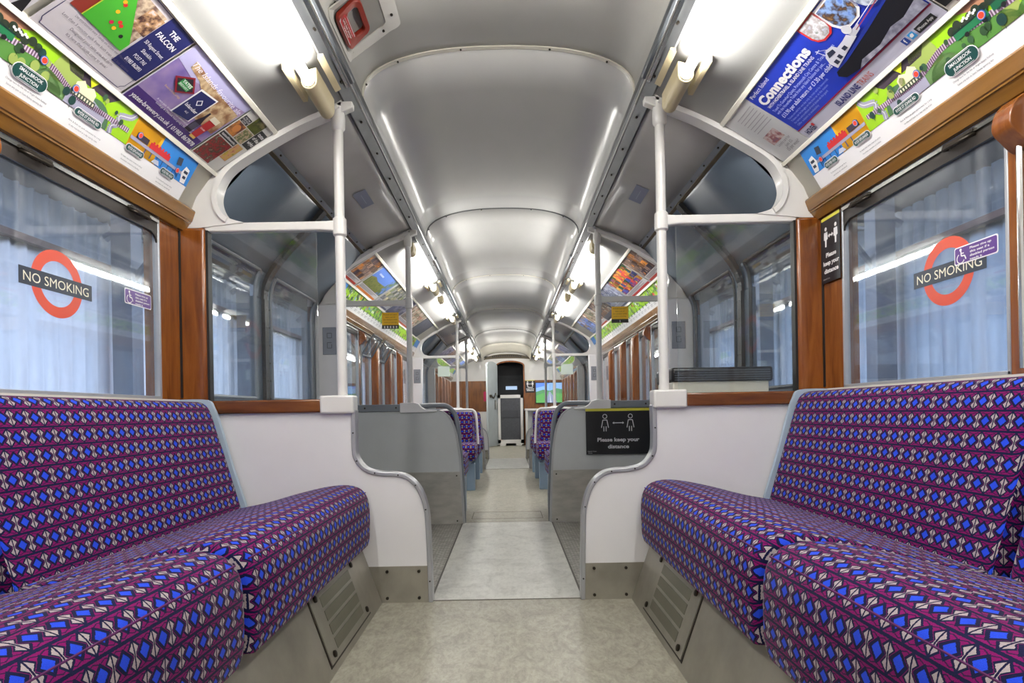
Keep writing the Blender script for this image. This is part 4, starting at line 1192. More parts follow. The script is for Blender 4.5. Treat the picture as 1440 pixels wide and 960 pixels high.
# Yates
A = Art(poster_F(-1, 1.655)); W = 0.352
A.base(0, W, 0.004, PH - 0.004, ink((206, 204, 214)))
A.rect(0.003, W - 0.003, 0.008, PH - 0.006, photo_print('lilac_sea_print', [(96, 78, 146), (132, 112, 168), (164, 140, 176), (120, 108, 166)], 9, 2, 3), 1)
A.rect(0.003, W - 0.003, 0.008, 0.058, ink((74, 46, 118)), 2)
A.poly([(0.003, PH - 0.006), (0.003, PH - 0.075), (0.10, PH - 0.09), (W - 0.003, PH - 0.035), (W - 0.003, PH - 0.006)], ink((176, 172, 210)), 2)
A.poly([(0.05, 0.232), (0.055, 0.205), (0.12, 0.195), (0.19, 0.165), (0.205, 0.10), (W - 0.01, 0.10), (W - 0.01, 0.21), (0.20, 0.215)], photo_print('cliff_print', [(92, 58, 40), (150, 108, 74), (206, 180, 140), (120, 80, 56)], 26, 4), 3)
A.text('The Islands favourite ale', W / 2 + 0.015, 0.212, 0.020, ink((236, 232, 244)), 5, slant=0.2, width=0.29)
d = 0.040; c = (0.098, 0.156)
A.poly([(c[0] - d * 1.25, c[1]), (c[0], c[1] - d * 0.95), (c[0] + d * 1.25, c[1]), (c[0], c[1] + d * 0.95)], ink((140, 24, 44)), 5)
A.poly([(c[0] - d, c[1]), (c[0], c[1] - d * .76), (c[0] + d, c[1]), (c[0], c[1] + d * .76)], ink((40, 34, 44)), 6)
A.rect(c[0] - 0.024, c[0] + 0.024, c[1] - 0.013, c[1] + 0.014, ink((46, 142, 70)), 7)
A.text('YATES', c[0], c[1] + 0.002, 0.011, wht, 8, bold=0.02, width=0.042); A.text('BREWERY', c[0], c[1] - 0.010, 0.008, wht, 8, width=0.042)
A.text('Brewed on the Isle of Wight', c[0] - 0.005, c[1] - 0.045, 0.007, gold, 5, width=0.075)
A.poly([(0.148, 0.066), (0.232, 0.079), (0.232, 0.196), (0.148, 0.185)], wht, 6); A.poly([(0.153, 0.068), (0.227, 0.080), (0.227, 0.190), (0.153, 0.179)], navy, 7)
A.ring(0.19, 0.148, 0.010, 0.014, wht, 8, n=4); A.text('Islander', 0.19, 0.112, 0.013, wht, 8, bold=0.02, width=0.062); A.text('ALE', 0.19, 0.095, 0.007, wht, 8)
A.poly([(0.244, 0.055), (0.274, 0.055), (0.274, 0.10), (0.264, 0.125), (0.262, 0.15), (0.254, 0.15), (0.252, 0.125), (0.244, 0.10)], ink((36, 22, 40)), 6)
A.rect(0.246, 0.272, 0.066, 0.096, ink((70, 66, 86)), 7)
A.poly([(0.284, 0.048), (0.312, 0.048), (0.318, 0.140), (0.280, 0.140)], ink((176, 36, 40)), 6); A.rect(0.279, 0.319, 0.132, 0.152, ink((224, 214, 190)), 7); A.rect(0.284, 0.312, 0.046, 0.056, gold, 7)
A.text('Islander', 0.298, 0.090, 0.008, wht, 8, width=0.026)
A.text('A very pale drinking amber coloured ale brewed with', 0.19, 0.078 - 0.012, 0.0065, wht, 5, width=0.22)
A.text('Goldings & Chinook hops giving a full malt taste', 0.19, 0.066 - 0.012, 0.0065, wht, 5, width=0.20)
A.text('yates-brewery.co.uk | 01983 867878', W / 2, 0.022, 0.016, wht, 5, bold=0.02, width=0.325)
post('advert_poster', A, 'lilac seascape ale poster with yates-brewery.co.uk along the bottom')
# taste of the wight
A = Art(poster_F(-1, 2.015)); W = 0.172
A.base(0, W, 0.004, PH - 0.004, ink((206, 204, 198)))
A.rect(0.004, 0.105, 0.012, 0.118, photo_print('dried_fruit_print', [(60, 14, 18), (150, 40, 44), (64, 60, 44), (196, 180, 160)], 80, 1), 1)
A.rect(0.004, 0.105, 0.122, 0.142, blk, 1); A.text('tasteofthewight', 0.054, 0.128, 0.010, wht, 3, bold=0.02, width=0.09)
A.rect(0.004, 0.060, 0.147, 0.205, photo_print('soup_print', [(60, 30, 30), (110, 56, 40), (196, 126, 60), (60, 36, 40)], 30, 7), 1)
A.disc(0.033, 0.178, 0.017, ink((206, 132, 70)), 2)
A.rect(0.004, 0.05, 0.208, 0.236, blk, 1)
for q, t_ in enumerate(('FOR THE', 'TRUE FOOD', 'LOVER')): A.text(t_, 0.027, 0.226 - q * 0.008, 0.006, wht, 3)
A.rect(0.064, 0.118, 0.147, 0.205, photo_print('nuts_print', [(110, 80, 60), (196, 170, 140), (90, 110, 60), (140, 100, 80)], 90, 2), 1)
A.rect(0.108, 0.150, 0.060, 0.142, photo_print('apples_print', [(150, 60, 40), (206, 150, 110), (196, 170, 60), (96, 60, 40)], 60, 3), 1)
A.rect(0.054, 0.12, 0.208, PH - 0.008, photo_print('mossy_print', [(74, 82, 26), (110, 116, 40), (60, 66, 20), (176, 160, 110)], 14, 5), 1)
A.rect(0.122, 0.170, 0.150, 0.240, blk, 1)
for q, t_ in enumerate(('taste', 'of the', 'wight')): A.text(t_, 0.146, 0.216 - q * 0.024, 0.016, wht, 3, bold=0.02, width=0.038)
post('advert_poster', A, 'black and white bordered food photo poster reading taste of the wight')

# ---- right posters, near bay (u runs towards the camera)
A = Art(poster_F(1, 2.186)); W = 0.183
A.base(0, W, 0.004, PH - 0.004, ink((196, 196, 196)))
A.rect(0.055, 0.135, 0.075, 0.125, photo_print('people_print', [(120, 96, 110), (196, 180, 176), (150, 90, 90), (90, 96, 130)], 50, 2), 1)
A.text('£5 per week*', 0.115, 0.022, 0.015, ink((120, 118, 122)), 2, width=0.08); A.text('Loyalty card for', 0.105, 0.058, 0.012, ink((128, 126, 130)), 2, width=0.08); A.text('just £5', 0.11, 0.040, 0.012, ink((128, 126, 130)), 2)
for q in range(7): A.line([(0.06, 0.15 + q * 0.014), (0.17, 0.15 + q * 0.014)], 0.003, ink((160, 158, 162)), 2)
post('advert_poster', A, 'pale grey newspaper-style advert at the far end of the right front posters')
A = Art(poster_F(1, 2.0)); W = 0.63
A.base(0, W, 0.004, PH - 0.004, ink((192, 190, 206)))
A.rect(0.003, W - 0.003, 0.052, PH - 0.006, photo_print('royal_blue_print', [(24, 50, 160), (28, 54, 178), (30, 60, 196), (26, 54, 176)], 4, 2, 1), 1)
A.rect(0.003, W - 0.003, 0.048, 0.053, ink((150, 20, 60)), 2)
A.text('Perfect Island', 0.020, 0.240, 0.015, wht, 4, align='L', width=0.12)
A.text('Connections', 0.024, 0.194, 0.034, wht, 4, align='L', bold=0.045, width=0.30)
A.text('WITH HOVERTRAVEL & ISLAND LINE TRAINS', 0.026, 0.175, 0.0115, wht, 4, align='L', bold=0.015, width=0.285)
A.text('Travel To Gunwharf Quays, Portsmouth City Centre & Trains Stations', 0.024, 0.155, 0.011, ink((190, 200, 240)), 4, align='L', width=0.36)
A.text('with the Hoverline Ticket from any Island Station for just...', 0.024, 0.140, 0.011, ink((190, 200, 240)), 4, align='L', width=0.29)
A.text('£13.90 per adult return or £7.30 per child*', 0.026, 0.118, 0.015, ink((220, 224, 244)), 4, align='L', bold=0.01, width=0.30)
for q in range(4): A.text(('Tickets are valid for one day only, by train and by hovercraft', 'Tickets can be bought on the train or at the station', 'For terms and conditions of travel please ask the guard', 'Offer subject to availability')[q], 0.03, 0.101 - q * 0.0125, 0.0075, ink((150, 166, 224)), 4, align='L', width=(0.24, 0.22, 0.2, 0.13)[q])
def shield(u, v, sz, mb_, pic, L=4):
    P = [(-.5, .55), (.5, .55), (.5, -.1), (.42, -.32), (.2, -.48), (-.2, -.48), (-.42, -.32), (-.5, -.1)]
    A.poly([(u + x * sz, min(v + y * sz, PH - 0.006)) for x, y in P], mb_, L); A.poly([(u + x * sz * .84, min(v + y * sz * .84, PH - 0.009)) for x, y in P], pic, L + 1)
shield(0.398, 0.222, 0.080, ink((206, 44, 44)), photo_print('guildhall_print', [(196, 200, 220), (150, 140, 136), (214, 214, 220), (80, 100, 70)], 50, 1))
shield(0.482, 0.205, 0.100, wht, photo_print('rigging_print', [(60, 100, 190), (130, 160, 210), (60, 40, 30), (176, 130, 80)], 50, 6), 4)
shield(0.572, 0.190, 0.100, ink((20, 40, 140)), photo_print('quay_print', [(60, 80, 110), (150, 160, 176), (200, 210, 220), (50, 50, 60)], 60, 4), 4)
def hv(pts): return [(min(u + 0.065, W - 0.004), v) for u, v in pts]
A.poly(hv([(0.245, 0.098), (0.235, 0.085), (0.25, 0.066), (0.30, 0.056), (0.36, 0.054), (0.57, 0.054), (0.578, 0.12), (0.55, 0.145), (0.42, 0.125), (0.30, 0.105)]), ink((20, 20, 30)), 6)
A.poly(hv([(0.30, 0.056), (0.33, 0.072), (0.40, 0.066), (0.46, 0.080), (0.50, 0.074), (0.57, 0.088), (0.578, 0.054)]), photo_print('spray_print', [(90, 90, 110), (150, 150, 166), (190, 190, 204)], 40, 1), 7)
A.poly(hv([(0.245, 0.098), (0.30, 0.108), (0.42, 0.128), (0.55, 0.148), (0.55, 0.142), (0.42, 0.118), (0.30, 0.100)]), ink((30, 50, 150)), 7)
A.poly(hv([(0.262, 0.104), (0.258, 0.128), (0.268, 0.150), (0.29, 0.165), (0.315, 0.160), (0.32, 0.146), (0.35, 0.148), (0.37, 0.152), (0.385, 0.128)]), ink((206, 206, 216)), 8)
for q in ([(0.275, 0.142), (0.285, 0.157), (0.308, 0.153), (0.305, 0.140)], [(0.272, 0.112), (0.286, 0.112), (0.286, 0.126), (0.272, 0.126)], [(0.294, 0.116), (0.306, 0.116), (0.306, 0.130), (0.294, 0.130)], [(0.325, 0.124), (0.34, 0.124), (0.34, 0.136), (0.325, 0.136)]):
    A.poly(hv(q), ink((44, 50, 70)), 9)
A.disc(0.450, 0.160, 0.014, ink((210, 210, 216)), 9); A.poly(hv([(0.375, 0.15), (0.42, 0.150), (0.41, 0.135), (0.38, 0.13)]), ink((196, 196, 206)), 8)
A.line(hv([(0.275, 0.155), (0.268, 0.185)]), 0.002, wht, 8); A.line(hv([(0.262, 0.178), (0.28, 0.180)]), 0.002, wht, 8); A.line(hv([(0.268, 0.185), (0.30, 0.16)]), 0.0012, wht, 8)
A.line(hv([(0.40, 0.14), (0.545, 0.160)]), 0.003, ink((160, 60, 80)), 8); A.line(hv([(0.40, 0.148), (0.545, 0.168)]), 0.002, wht, 8)
A.text('HOVER', 0.045, 0.016, 0.020, ink((30, 40, 90)), 3, bold=0.03, width=0.052); A.rect(0.066, 0.076, 0.028, 0.040, redp, 4)
A.text('ISLAND LINE', 0.255, 0.016, 0.020, ink((30, 34, 110)), 3, bold=0.03, width=0.108); A.text('TRAINS', 0.342, 0.016, 0.020, ink((190, 80, 50)), 3, width=0.058)
A.rect(0.500, 0.518, 0.014, 0.034, ink((40, 70, 150)), 3); A.text('f', 0.509, 0.018, 0.014, wht, 4, bold=0.02)
A.rect(0.524, 0.542, 0.014, 0.034, ink((60, 150, 210)), 3); A.poly([(0.527, 0.02), (0.536, 0.02), (0.539, 0.029), (0.532, 0.030), (0.527, 0.026)], wht, 4)
A.rect(0.549, 0.608, 0.014, 0.034, blk, 3); A.text('iPhone App', 0.5785, 0.020, 0.009, wht, 4, width=0.048)
post('advert_poster', A, 'large royal blue poster reading Perfect Island Connections with a hovercraft')
A = Art(poster_F(1, 1.365)); W = 0.33
A.base(0, W, 0.004, PH - 0.004, ink((184, 178, 170)))
A.rect(0.03, W - 0.005, 0.01, PH - 0.01, photo_print('stone_house_print', [(70, 56, 54), (120, 96, 90), (150, 128, 120), (60, 60, 64)], 20, 3), 1)
A.text('TI', 0.045, 0.02, 0.05, ink((226, 196, 110)), 3, align='L', width=0.05)
A.poly([(0.004, 0.02), (0.028, 0.02), (0.028, 0.075), (0.004, 0.05)], blk, 2)
post('advert_poster', A, 'brown poster with large gold letters TI at the top right edge of the view')

# ---- small posters further down the car
def far_poster(s, y, wdt, scheme, lab, seed):
    """y = far edge for right side, near edge for left side"""
    A = Art(poster_F(s, y)); rnd = random.Random(seed)
    base, pics, bar = scheme
    A.base(0, wdt, 0.006, PH - 0.006, ink(base))
    A.rect(0.012, wdt - 0.012, 0.07, PH - 0.014, photo_print('picture_%d' % seed, pics, 22 + 6 * (seed % 3), seed), 1)
    if pics is not SCH['slate'][1] and pics is not SCH['village'][1]:
        nx = max(3, int(wdt / 0.055))
        for ix in range(nx):
            for iz in range(4):
                if rnd.random() < 0.75:
                    u0 = 0.014 + (wdt - 0.03) * ix / nx; v_ = 0.072 + 0.048 * iz
                    c = rnd.choice(pics); k = rnd.uniform(0.6, 1.15)
                    A.rect(u0, u0 + (wdt - 0.03) / nx * rnd.choice((0.9, 0.95, 1.4)) * 0.95, v_, v_ + 0.044, ink(tuple(int(min(255, q * k)) for q in c)), 2)
                    A.poly([(u0 + 0.005, v_ + 0.004), (u0 + 0.03, v_ + 0.008), (u0 + 0.024, v_ + 0.034)], ink(tuple(int(min(255, q * 1.1)) for q in rnd.choice(pics))), 3)
    elif pics is SCH['village'][1]:
        A.rect(0.012, wdt * 0.75, 0.15, PH - 0.014, ink((96, 134, 214)), 2)
        A.poly([(0.012, 0.07), (0.012, 0.15), (0.10, 0.17), (0.2, 0.15), (wdt * 0.75, 0.16), (wdt * 0.75, 0.07)], photo_print('village_green', [(60, 84, 40), (120, 128, 60), (150, 140, 90)], 50, 2), 3)
        A.line([(0.08, 0.205), (0.2, 0.205)], 0.014, ink((190, 204, 236)), 4)
    A.rect(0.012, wdt - 0.012, 0.012, 0.03, ink(bar), 1)
    for q in range(3): A.line([(0.03, 0.04 + q * 0.009), (wdt * rnd.uniform(0.6, 0.9), 0.04 + q * 0.009)], 0.003, tgrey, 2)
    return tag(A.build('advert_poster'), lab, 'poster')
SCH = {
 'castle': ((214, 212, 210), [(120, 90, 70), (180, 150, 130), (90, 80, 90), (220, 140, 40)], (200, 70, 50)),
 'village': ((226, 226, 228), [(70, 104, 60), (110, 130, 70), (80, 120, 200), (150, 170, 220)], (230, 130, 40)),
 'house': ((206, 206, 210), [(60, 70, 60), (120, 130, 90), (150, 150, 160), (200, 190, 150)], (90, 90, 120)),
 'purple': ((110, 110, 150), [(60, 66, 110), (110, 110, 150), (150, 150, 170), (80, 80, 90)], (60, 60, 80)),
 'collage': ((222, 220, 222), [(150, 90, 70), (196, 170, 150), (110, 120, 90), (220, 210, 200)], (210, 90, 60)),
 'slate': ((62, 66, 78), [(54, 58, 70), (66, 70, 84), (80, 84, 96), (58, 60, 70)], (70, 74, 88)),
 'crowd': ((214, 216, 220), [(40, 90, 40), (200, 60, 60), (240, 190, 40), (60, 80, 170)], (200, 70, 60)),
 'car': ((196, 200, 214), [(70, 80, 110), (150, 156, 180), (110, 116, 140), (200, 206, 220)], (90, 96, 120)),
 'mixed': ((110, 110, 120), [(80, 60, 50), (160, 120, 90), (60, 70, 90), (200, 190, 170)], (60, 60, 66)),
 'sky': ((150, 170, 214), [(80, 110, 190), (130, 160, 220), (110, 96, 80), (180, 150, 120)], (90, 110, 160)),
}
lefts = [('castle', 0.30, 'small poster with an orange car park picture beside the first doorway on the left'), ('village', 0.55, 'poster with a blue sky over a green village on the left'), ('house', 0.45, 'poster with a pale country house on the left of the middle bay'),
         ('purple', 0.42, 'dull purple poster half way along the left of the middle bay'), ('collage', 0.75, 'photo collage poster with orange lettering on the left of the middle bay'), ('slate', 0.55, 'dark slate grey poster at the far end of the left middle bay')]
y = B2 + 0.10
for i, (k, wd, lab) in enumerate(lefts):
    far_poster(-1, y, wd, SCH[k], lab, 10 + i); y += wd + 0.02
rights = [('castle', 0.34, 'small white and red poster beside the first doorway on the right'), ('crowd', 0.62, 'bright poster of a colourful crowd on the right'), ('car', 0.55, 'grey blue poster with a car on the right of the middle bay'),
          ('mixed', 0.55, 'dark mixed-picture poster half way along the right of the middle bay'), ('collage', 0.45, 'poster with white squares on the right of the middle bay'), ('sky', 0.50, 'poster with blue sky at the far end of the right middle bay')]
y = B2 + 0.10
for i, (k, wd, lab) in enumerate(rights):
    far_poster(1, y + wd, wd, SCH[k], lab, 20 + i); y += wd + 0.02
order = ['purple', 'mixed', 'sky', 'house', 'village']
for s in (-1, 1):
    y = B4 + 0.10
    for i, k in enumerate(order):
        far_poster(s, y if s < 0 else y + 0.6, 0.6, SCH[k], '%s poster number on the %s past the second doorway' % (k, SIDE[s]) if False else
                   {'purple': 'dull purple', 'mixed': 'brown and grey', 'sky': 'pale blue', 'house': 'grey green', 'village': 'green and blue'}[k] + ' poster on the %s past the second doorway' % SIDE[s], 30 + i + (5 if s > 0 else 0))
        y += 0.63

# ================================================================== SIGNS AND STICKERS
# no smoking roundels on the window glass
def roundel(s, y, z, lab):
    F = wall_map(s, y, 1.2135, z - 0.2, 1.2135, z + 0.2)
    G = lambda u, v, t: F(u, v + 0.2, t)
    A = Art(G, 0.0003)
    rd = ink((206, 74, 50)); nb = ink((38, 46, 62))
    A.ring(0, 0, 0.062, 0.092, rd, 1, n=64)
    A.rect(-0.130, 0.130, -0.023, 0.023, nb, 2)
    A.text('NO SMOKING', 0, -0.0125, 0.026, ink((226, 222, 200)), 3, width=0.232)
    tag(A.build('no_smoking_sign'), lab, 'sign', None)
roundel(-1, 1.60, 1.082, 'red ring and dark bar NO SMOKING transfer on the left window')
roundel(1, 1.58, 1.071, 'red ring NO SMOKING transfer on the right window partly behind a purple sticker')
def priority(s, y, z, wd, ht, rot, lab):
    F = wall_map(s, y, 1.2110, z - 0.2, 1.2110, z + 0.2)
    cr, sr = math.cos(rot), math.sin(rot)
    G = lambda u, v, t: F(u * cr - v * sr, u * sr + v * cr + 0.2, t)
    A = Art(G, 0.0003); pu = ink((88, 50, 130)); k = wd / 0.16
    A.base(-wd / 2 + 0.003, wd / 2 - 0.003, -ht / 2 + 0.003, ht / 2 - 0.003, wht)
    A.rrect(-wd / 2, wd / 2, -ht / 2, ht / 2, 0.006, wht, 1); A.rrect(-wd / 2 + 0.003, wd / 2 - 0.003, -ht / 2 + 0.003, ht / 2 - 0.003, 0.005, pu, 2)
    c = -wd * 0.33
    A.disc(c - 0.001, ht * 0.30, 0.0045 * k, wht, 3)
    A.line([(c, ht * 0.22), (c + 0.001, -ht * 0.04), (c + 0.014 * k, -ht * 0.06), (c + 0.019 * k, -ht * 0.28)], 0.0042 * k, wht, 3)
    A.line([(c, ht * 0.10), (c + 0.011 * k, ht * 0.09)], 0.003 * k, wht, 3)
    for a in range(3, 15):
        t0, t1 = PI * (0.55 + a * 0.1) - 0.6, PI * (0.65 + a * 0.1) - 0.6
        r = 0.0145 * k
        A.line([(c - 0.001 + r * math.cos(t0), -ht * 0.17 + r * math.sin(t0)), (c - 0.001 + r * math.cos(t1), -ht * 0.17 + r * math.sin(t1))], 0.0032 * k, wht, 3)
    for q, t_ in enumerate(('Please give up', 'this seat if a', 'disabled person', 'needs it')):
        A.text(t_, -wd * 0.12, ht * (0.24 - 0.205 * q) - 0.002, ht * 0.125, wht, 3, align='L', bold=0.02, width=wd * (0.48, 0.44, 0.54, 0.28)[q])
    tag(A.build('priority_seat_sticker'), lab, 'sticker')
priority(-1, 1.945, 1.109, 0.140, 0.050, 0.0, 'purple wheelchair sticker at the far corner of the left window')
priority(1, 1.482, 1.10, 0.139, 0.047, 0.0, 'purple wheelchair sticker overlapping the NO SMOKING transfer on the right window')

def person_icon(A, u, v, k, m, L, wd=0.0035, filled=False):
    if not filled:
        A.ring(u, v + 0.036 * k, 0.0075 * k, 0.0105 * k, m, L, n=20)
        A.line([(u - 0.0155 * k, v - 0.014 * k), (u - 0.009 * k, v + 0.02 * k), (u + 0.009 * k, v + 0.02 * k), (u + 0.0155 * k, v - 0.014 * k)], wd, m, L)
        for q in (-0.005, 0.005): A.line([(u + q * k, v - 0.008 * k), (u + q * k, v - 0.030 * k)], wd, m, L)
    else:
        A.disc(u, v + 0.036 * k, 0.008 * k, m, L)
        A.poly([(u - 0.012 * k, v + 0.024 * k), (u + 0.012 * k, v + 0.024 * k), (u + 0.014 * k, v - 0.005 * k), (u + 0.006 * k, v - 0.008 * k), (u + 0.005 * k, v - 0.034 * k), (u - 0.005 * k, v - 0.034 * k), (u - 0.006 * k, v - 0.008 * k), (u - 0.014 * k, v - 0.005 * k)], m, L)
def arrow(A, u0, u1, v, wd, h, m, L):
    A.line([(u0 + h, v), (u1 - h, v)], wd, m, L)
    A.poly([(u0, v), (u0 + h * 1.3, v + h), (u0 + h * 1.3, v - h)], m, L); A.poly([(u1, v), (u1 - h * 1.3, v + h), (u1 - h * 1.3, v - h)], m, L)
# landscape notice on the right-hand grey screen
yel = ink((214, 206, 70)); white2 = ink((216, 216, 222)); nb = ink((24, 25, 32))
A = Art(front_map(0.513, B2 - 0.0215, 0.432), 0.001); W, H = 0.413, 0.292
A.base(0, W, 0, H, nb); A.rect(-0.002, W + 0.002, H - 0.016, H + 0.001, yel, 1)
person_icon(A, 0.122, 0.190, 1.45, white2, 1, 0.0055); person_icon(A, 0.285, 0.190, 1.45, white2, 1, 0.0055)
arrow(A, 0.17, 0.245, 0.200, 0.005, 0.008, white2, 1)
A.text('Please keep your', W / 2, 0.082, 0.024, white2, 1, bold=0.03, width=0.268)
A.text('distance', W / 2, 0.038, 0.024, white2, 1, bold=0.03, width=0.135)
A.text('Island Line', 0.010, 0.017, 0.007, white2, 1, align='L', width=0.055); A.text('Railway', 0.014, 0.007, 0.006, white2, 1, align='L')
tag(A.build('distance_notice'), 'landscape black Please keep your distance notice on the right grey screen', 'sign')
# portrait notice on the wood by the right window
def portrait(F, W, H, lab, small=False):
    A = Art(F, 0.001)
    A.base(0, W, 0, H, nb); A.rect(0, W, H - H * 0.045, H, yel, 1)
    k = W / 0.125
    person_icon(A, W * 0.24, H * 0.68, 0.98 * k, wht, 1, filled=True); person_icon(A, W * 0.78, H * 0.68, 0.98 * k, wht, 1, filled=True)
    arrow(A, W * 0.36, W * 0.66, H * 0.70, 0.006 * k, 0.009 * k, wht, 1)
    for q, t_ in enumerate(('Please', 'keep your', 'distance')): A.text(t_, W * 0.52, H * (0.385 - 0.12 * q), 0.0165 * k, wht, 1, bold=0.04, width=W * (0.56, 0.86, 0.78)[q])
    if not small: A.text('Island Line', W * 0.08, H * 0.05, 0.005, wht, 1, align='L', width=W * 0.35)
    return tag(A.build('distance_notice'), lab, 'sign')
F0 = wall_map(1, 2.172, 1.1955, 1.165, 1.1955, 1.50)
portrait(F0, 0.118, 0.24, 'portrait black keep your distance notice on the wood beside the right window')
portrait(front_map(0.405, Y9 - 0.016, 1.13), 0.20, 0.27, 'small black keep your distance notice on the end wall beside the screen', True)
# yellow notices hanging on the glass of the second screens
for s in (-1, 1):
    A = Art(front_map(-0.785 if s < 0 else 0.695, B2 + 0.008, 1.262 if s < 0 else 1.275), 0.001)
    A.base(0, 0.108, 0, 0.105, ink((238, 186, 20))); A.rect(0, 0.108, 0, 0.024, blk, 1)
    for q in range(4): A.text(('PLEASE DO NOT', 'lean out of', 'the window while', 'train is moving')[q], 0.054, 0.087 - q * 0.016, 0.008, ink((120, 84, 10)), 1, width=(0.085, 0.06, 0.09, 0.08)[q])
    if s < 0:
        for q in range(5): A.rect(0.012 + q * 0.019, 0.022 + q * 0.019, 0.004, 0.018, ink((206, 206, 200)), 2)
    else: A.text('i', 0.054, 0.005, 0.014, wht, 2, bold=0.03)
    tag(A.build('yellow_notice'), 'yellow and black notice stuck on the %s screen glass above the grey panel' % SIDE[s], 'sign')
    # pale square notice on the third screens
    A = Art(front_map(-0.86 if s < 0 else 0.70, B3 + 0.008, 1.18), 0.001)
    A.base(0, 0.15, 0, 0.13, ink((196, 210, 200)))
    tag(A.build('pale_notice'), 'pale square notice seen on the %s glass past the middle seats' % SIDE[s], 'sign')

# door ceiling notices
for s in (-1, 1):
    for (a, b), wh in zip(BAYS, ('first', 'second')):
        F = wall_map(s, a + 0.86, 0.80, 1.8085, 0.635, 1.8825)
        A = Art(lambda u, v, t, F=F: F(u, v, t + 0.004), 0.001)
        A.base(-0.10, 0.10, 0.05, 0.12, ink((128, 134, 156)))
        A.line([(-0.06, 0.085), (0.06, 0.085)], 0.004, ink((160, 164, 180)), 1)
        tag(A.build('ceiling_plate'), 'small grey plate on the sloping ceiling over the %s doorway on the %s' % (wh, SIDE[s]), 'plate')

# ================================================================== ALARM HANDLE on the ceiling
def ceil_pt(y, a, off=0.0):
    """a: angle parameter 0..PI across the arch from the left springing"""
    t = PI - a
    c, sn = math.cos(t), math.sin(t)
    x = 0.547 * math.copysign(abs(c) ** 0.86, c); z = 1.985 + 0.188 * abs(sn) ** 0.86
    n = Vector((x / 0.547 ** 2, 0, (z - 1.985) / 0.188 ** 2 + 1e-6)).normalized()
    return Vector((x, y, z)) - n * off
t = thing('alarm_handle', 'red emergency pull handle in a ceiling recess at the top left', 'handle', (-0.48, 2.1, 2.08))
# recess surround follows the arch
def cpoly(pts, off): return [ceil_pt(y, a, off) for y, a in pts]
def rr(y0, y1, a0, a1, ry, ra, n=5):
    pts = []
    for cy, ca, t0 in ((y1 - ry, a0 + ra, -PI / 2), (y1 - ry, a1 - ra, 0), (y0 + ry, a1 - ra, PI / 2), (y0 + ry, a0 + ra, PI)):
        pts += [(cy + ry * math.cos(t0 + PI / 2 * k / n), ca + ra * math.sin(t0 + PI / 2 * k / n)) for k in range(n + 1)]
    return pts
ay0, ay1, aa0, aa1 = 1.905, 2.115, 0.13, 0.80
def plate_c(pts_out, pts_in, o0, o1):
    m = MB(); n = len(pts_out)
    V = cpoly(pts_out, o0) + cpoly(pts_out, o1) + cpoly(pts_in, o1) + cpoly(pts_in, o0)
    F = []
    for i in range(n):
        j = (i + 1) % n
        F += [(i, j, n + j, n + i), (n + i, n + j, 2 * n + j, 2 * n + i), (2 * n + i, 2 * n + j, 3 * n + j, 3 * n + i), (3 * n + i, 3 * n + j, j, i)]
    return m.add(V, F)
out_, in_ = rr(ay0 - 0.03, ay1 + 0.03, aa0 - 0.09, aa1 + 0.13, 0.03, 0.10), rr(ay0, ay1, aa0, aa1, 0.03, 0.10)
obj('surround', plate_c(out_, in_, 0.002, 0.008), CEIL_A, t)
m = MB(); P = rr(ay0, ay1, aa0, aa1, 0.03, 0.10); cen = ceil_pt((ay0 + ay1) / 2, (aa0 + aa1) / 2, 0.005)
V = cpoly(P, 0.0045) + [cen]; m.add(V, [(i, (i + 1) % len(P), len(P)) for i in range(len(P))]); obj('recess', m, paint('recess_grey', (150, 148, 142), 0.5), t)
ho, hi_ = rr(ay0 + 0.01, ay1 - 0.03, aa0 + 0.01, 0.62, 0.03, 0.09), rr(ay0 + 0.035, ay1 - 0.055, 0.38, 0.55, 0.015, 0.05)
obj('handle', plate_c(ho, hi_, 0.010, 0.028), RED, t, bevel=0.004)
F2 = lambda u, v, tt: tuple(ceil_pt(1.915 + 0.14 * (u / 0.10) * 0.86 + 0.010, 0.35 - 0.19 * (v / 0.05), 0.029 + tt))
A = Art(F2)
for q in range(5): A.rect(-0.003, 0.103, -0.003 + q * 0.0112, -0.003 + (q + 1) * 0.0112, wht, 0.6)
for i in range(4): pass
for q in range(5): A.rect(0.002, 0.098, 0.002 + q * 0.0092, 0.002 + (q + 1) * 0.0092, ink((190, 20, 28)), 3)
A.text('Alarm', 0.05, 0.034, 0.010, wht, 5, bold=0.03, width=0.05); A.text('Pull this handle', 0.05, 0.020, 0.008, wht, 5, bold=0.03, width=0.08); A.text('Penalty for improper use', 0.05, 0.009, 0.005, wht, 5, width=0.08)
A.build('label_plate', t)
m = MB()
for (yy, aa) in ((ay0 - 0.015, 0.3), (ay0 - 0.015, 0.75), (ay1 + 0.015, 0.25), (ay1 + 0.015, 0.75), (ay0 + 0.05, aa1 + 0.07), (ay1 - 0.05, aa1 + 0.07)):
    m = MB(); m.tube([ceil_pt(yy, aa, 0.006), ceil_pt(yy, aa, 0.013)], 0.005, 8)
    obj('screw', m, SCREW, t)

# ================================================================== ITEMS
# cream cabinet with black top behind the right-hand screen
t = thing('door_cabinet', 'cream cabinet with a black ribbed top behind the right-hand screen glass', 'cabinet', (0.85, 2.3, 0))
m = MB(); m.box(0.66, 1.035, 2.27, 2.50, 0, 0.818); obj('body', m, CREAM, t, bevel=0.006)
m = MB(); m.box(0.655, 1.05, 2.262, 2.51, 0.816, 0.872); obj('top', m, BLACK, t, bevel=0.010)
m = MB()
for q in range(5): m.box(0.665, 1.035, 2.258, 2.263, 0.822 + q * 0.009, 0.826 + q * 0.009)
obj('ribs', m, RAILDARK, t)

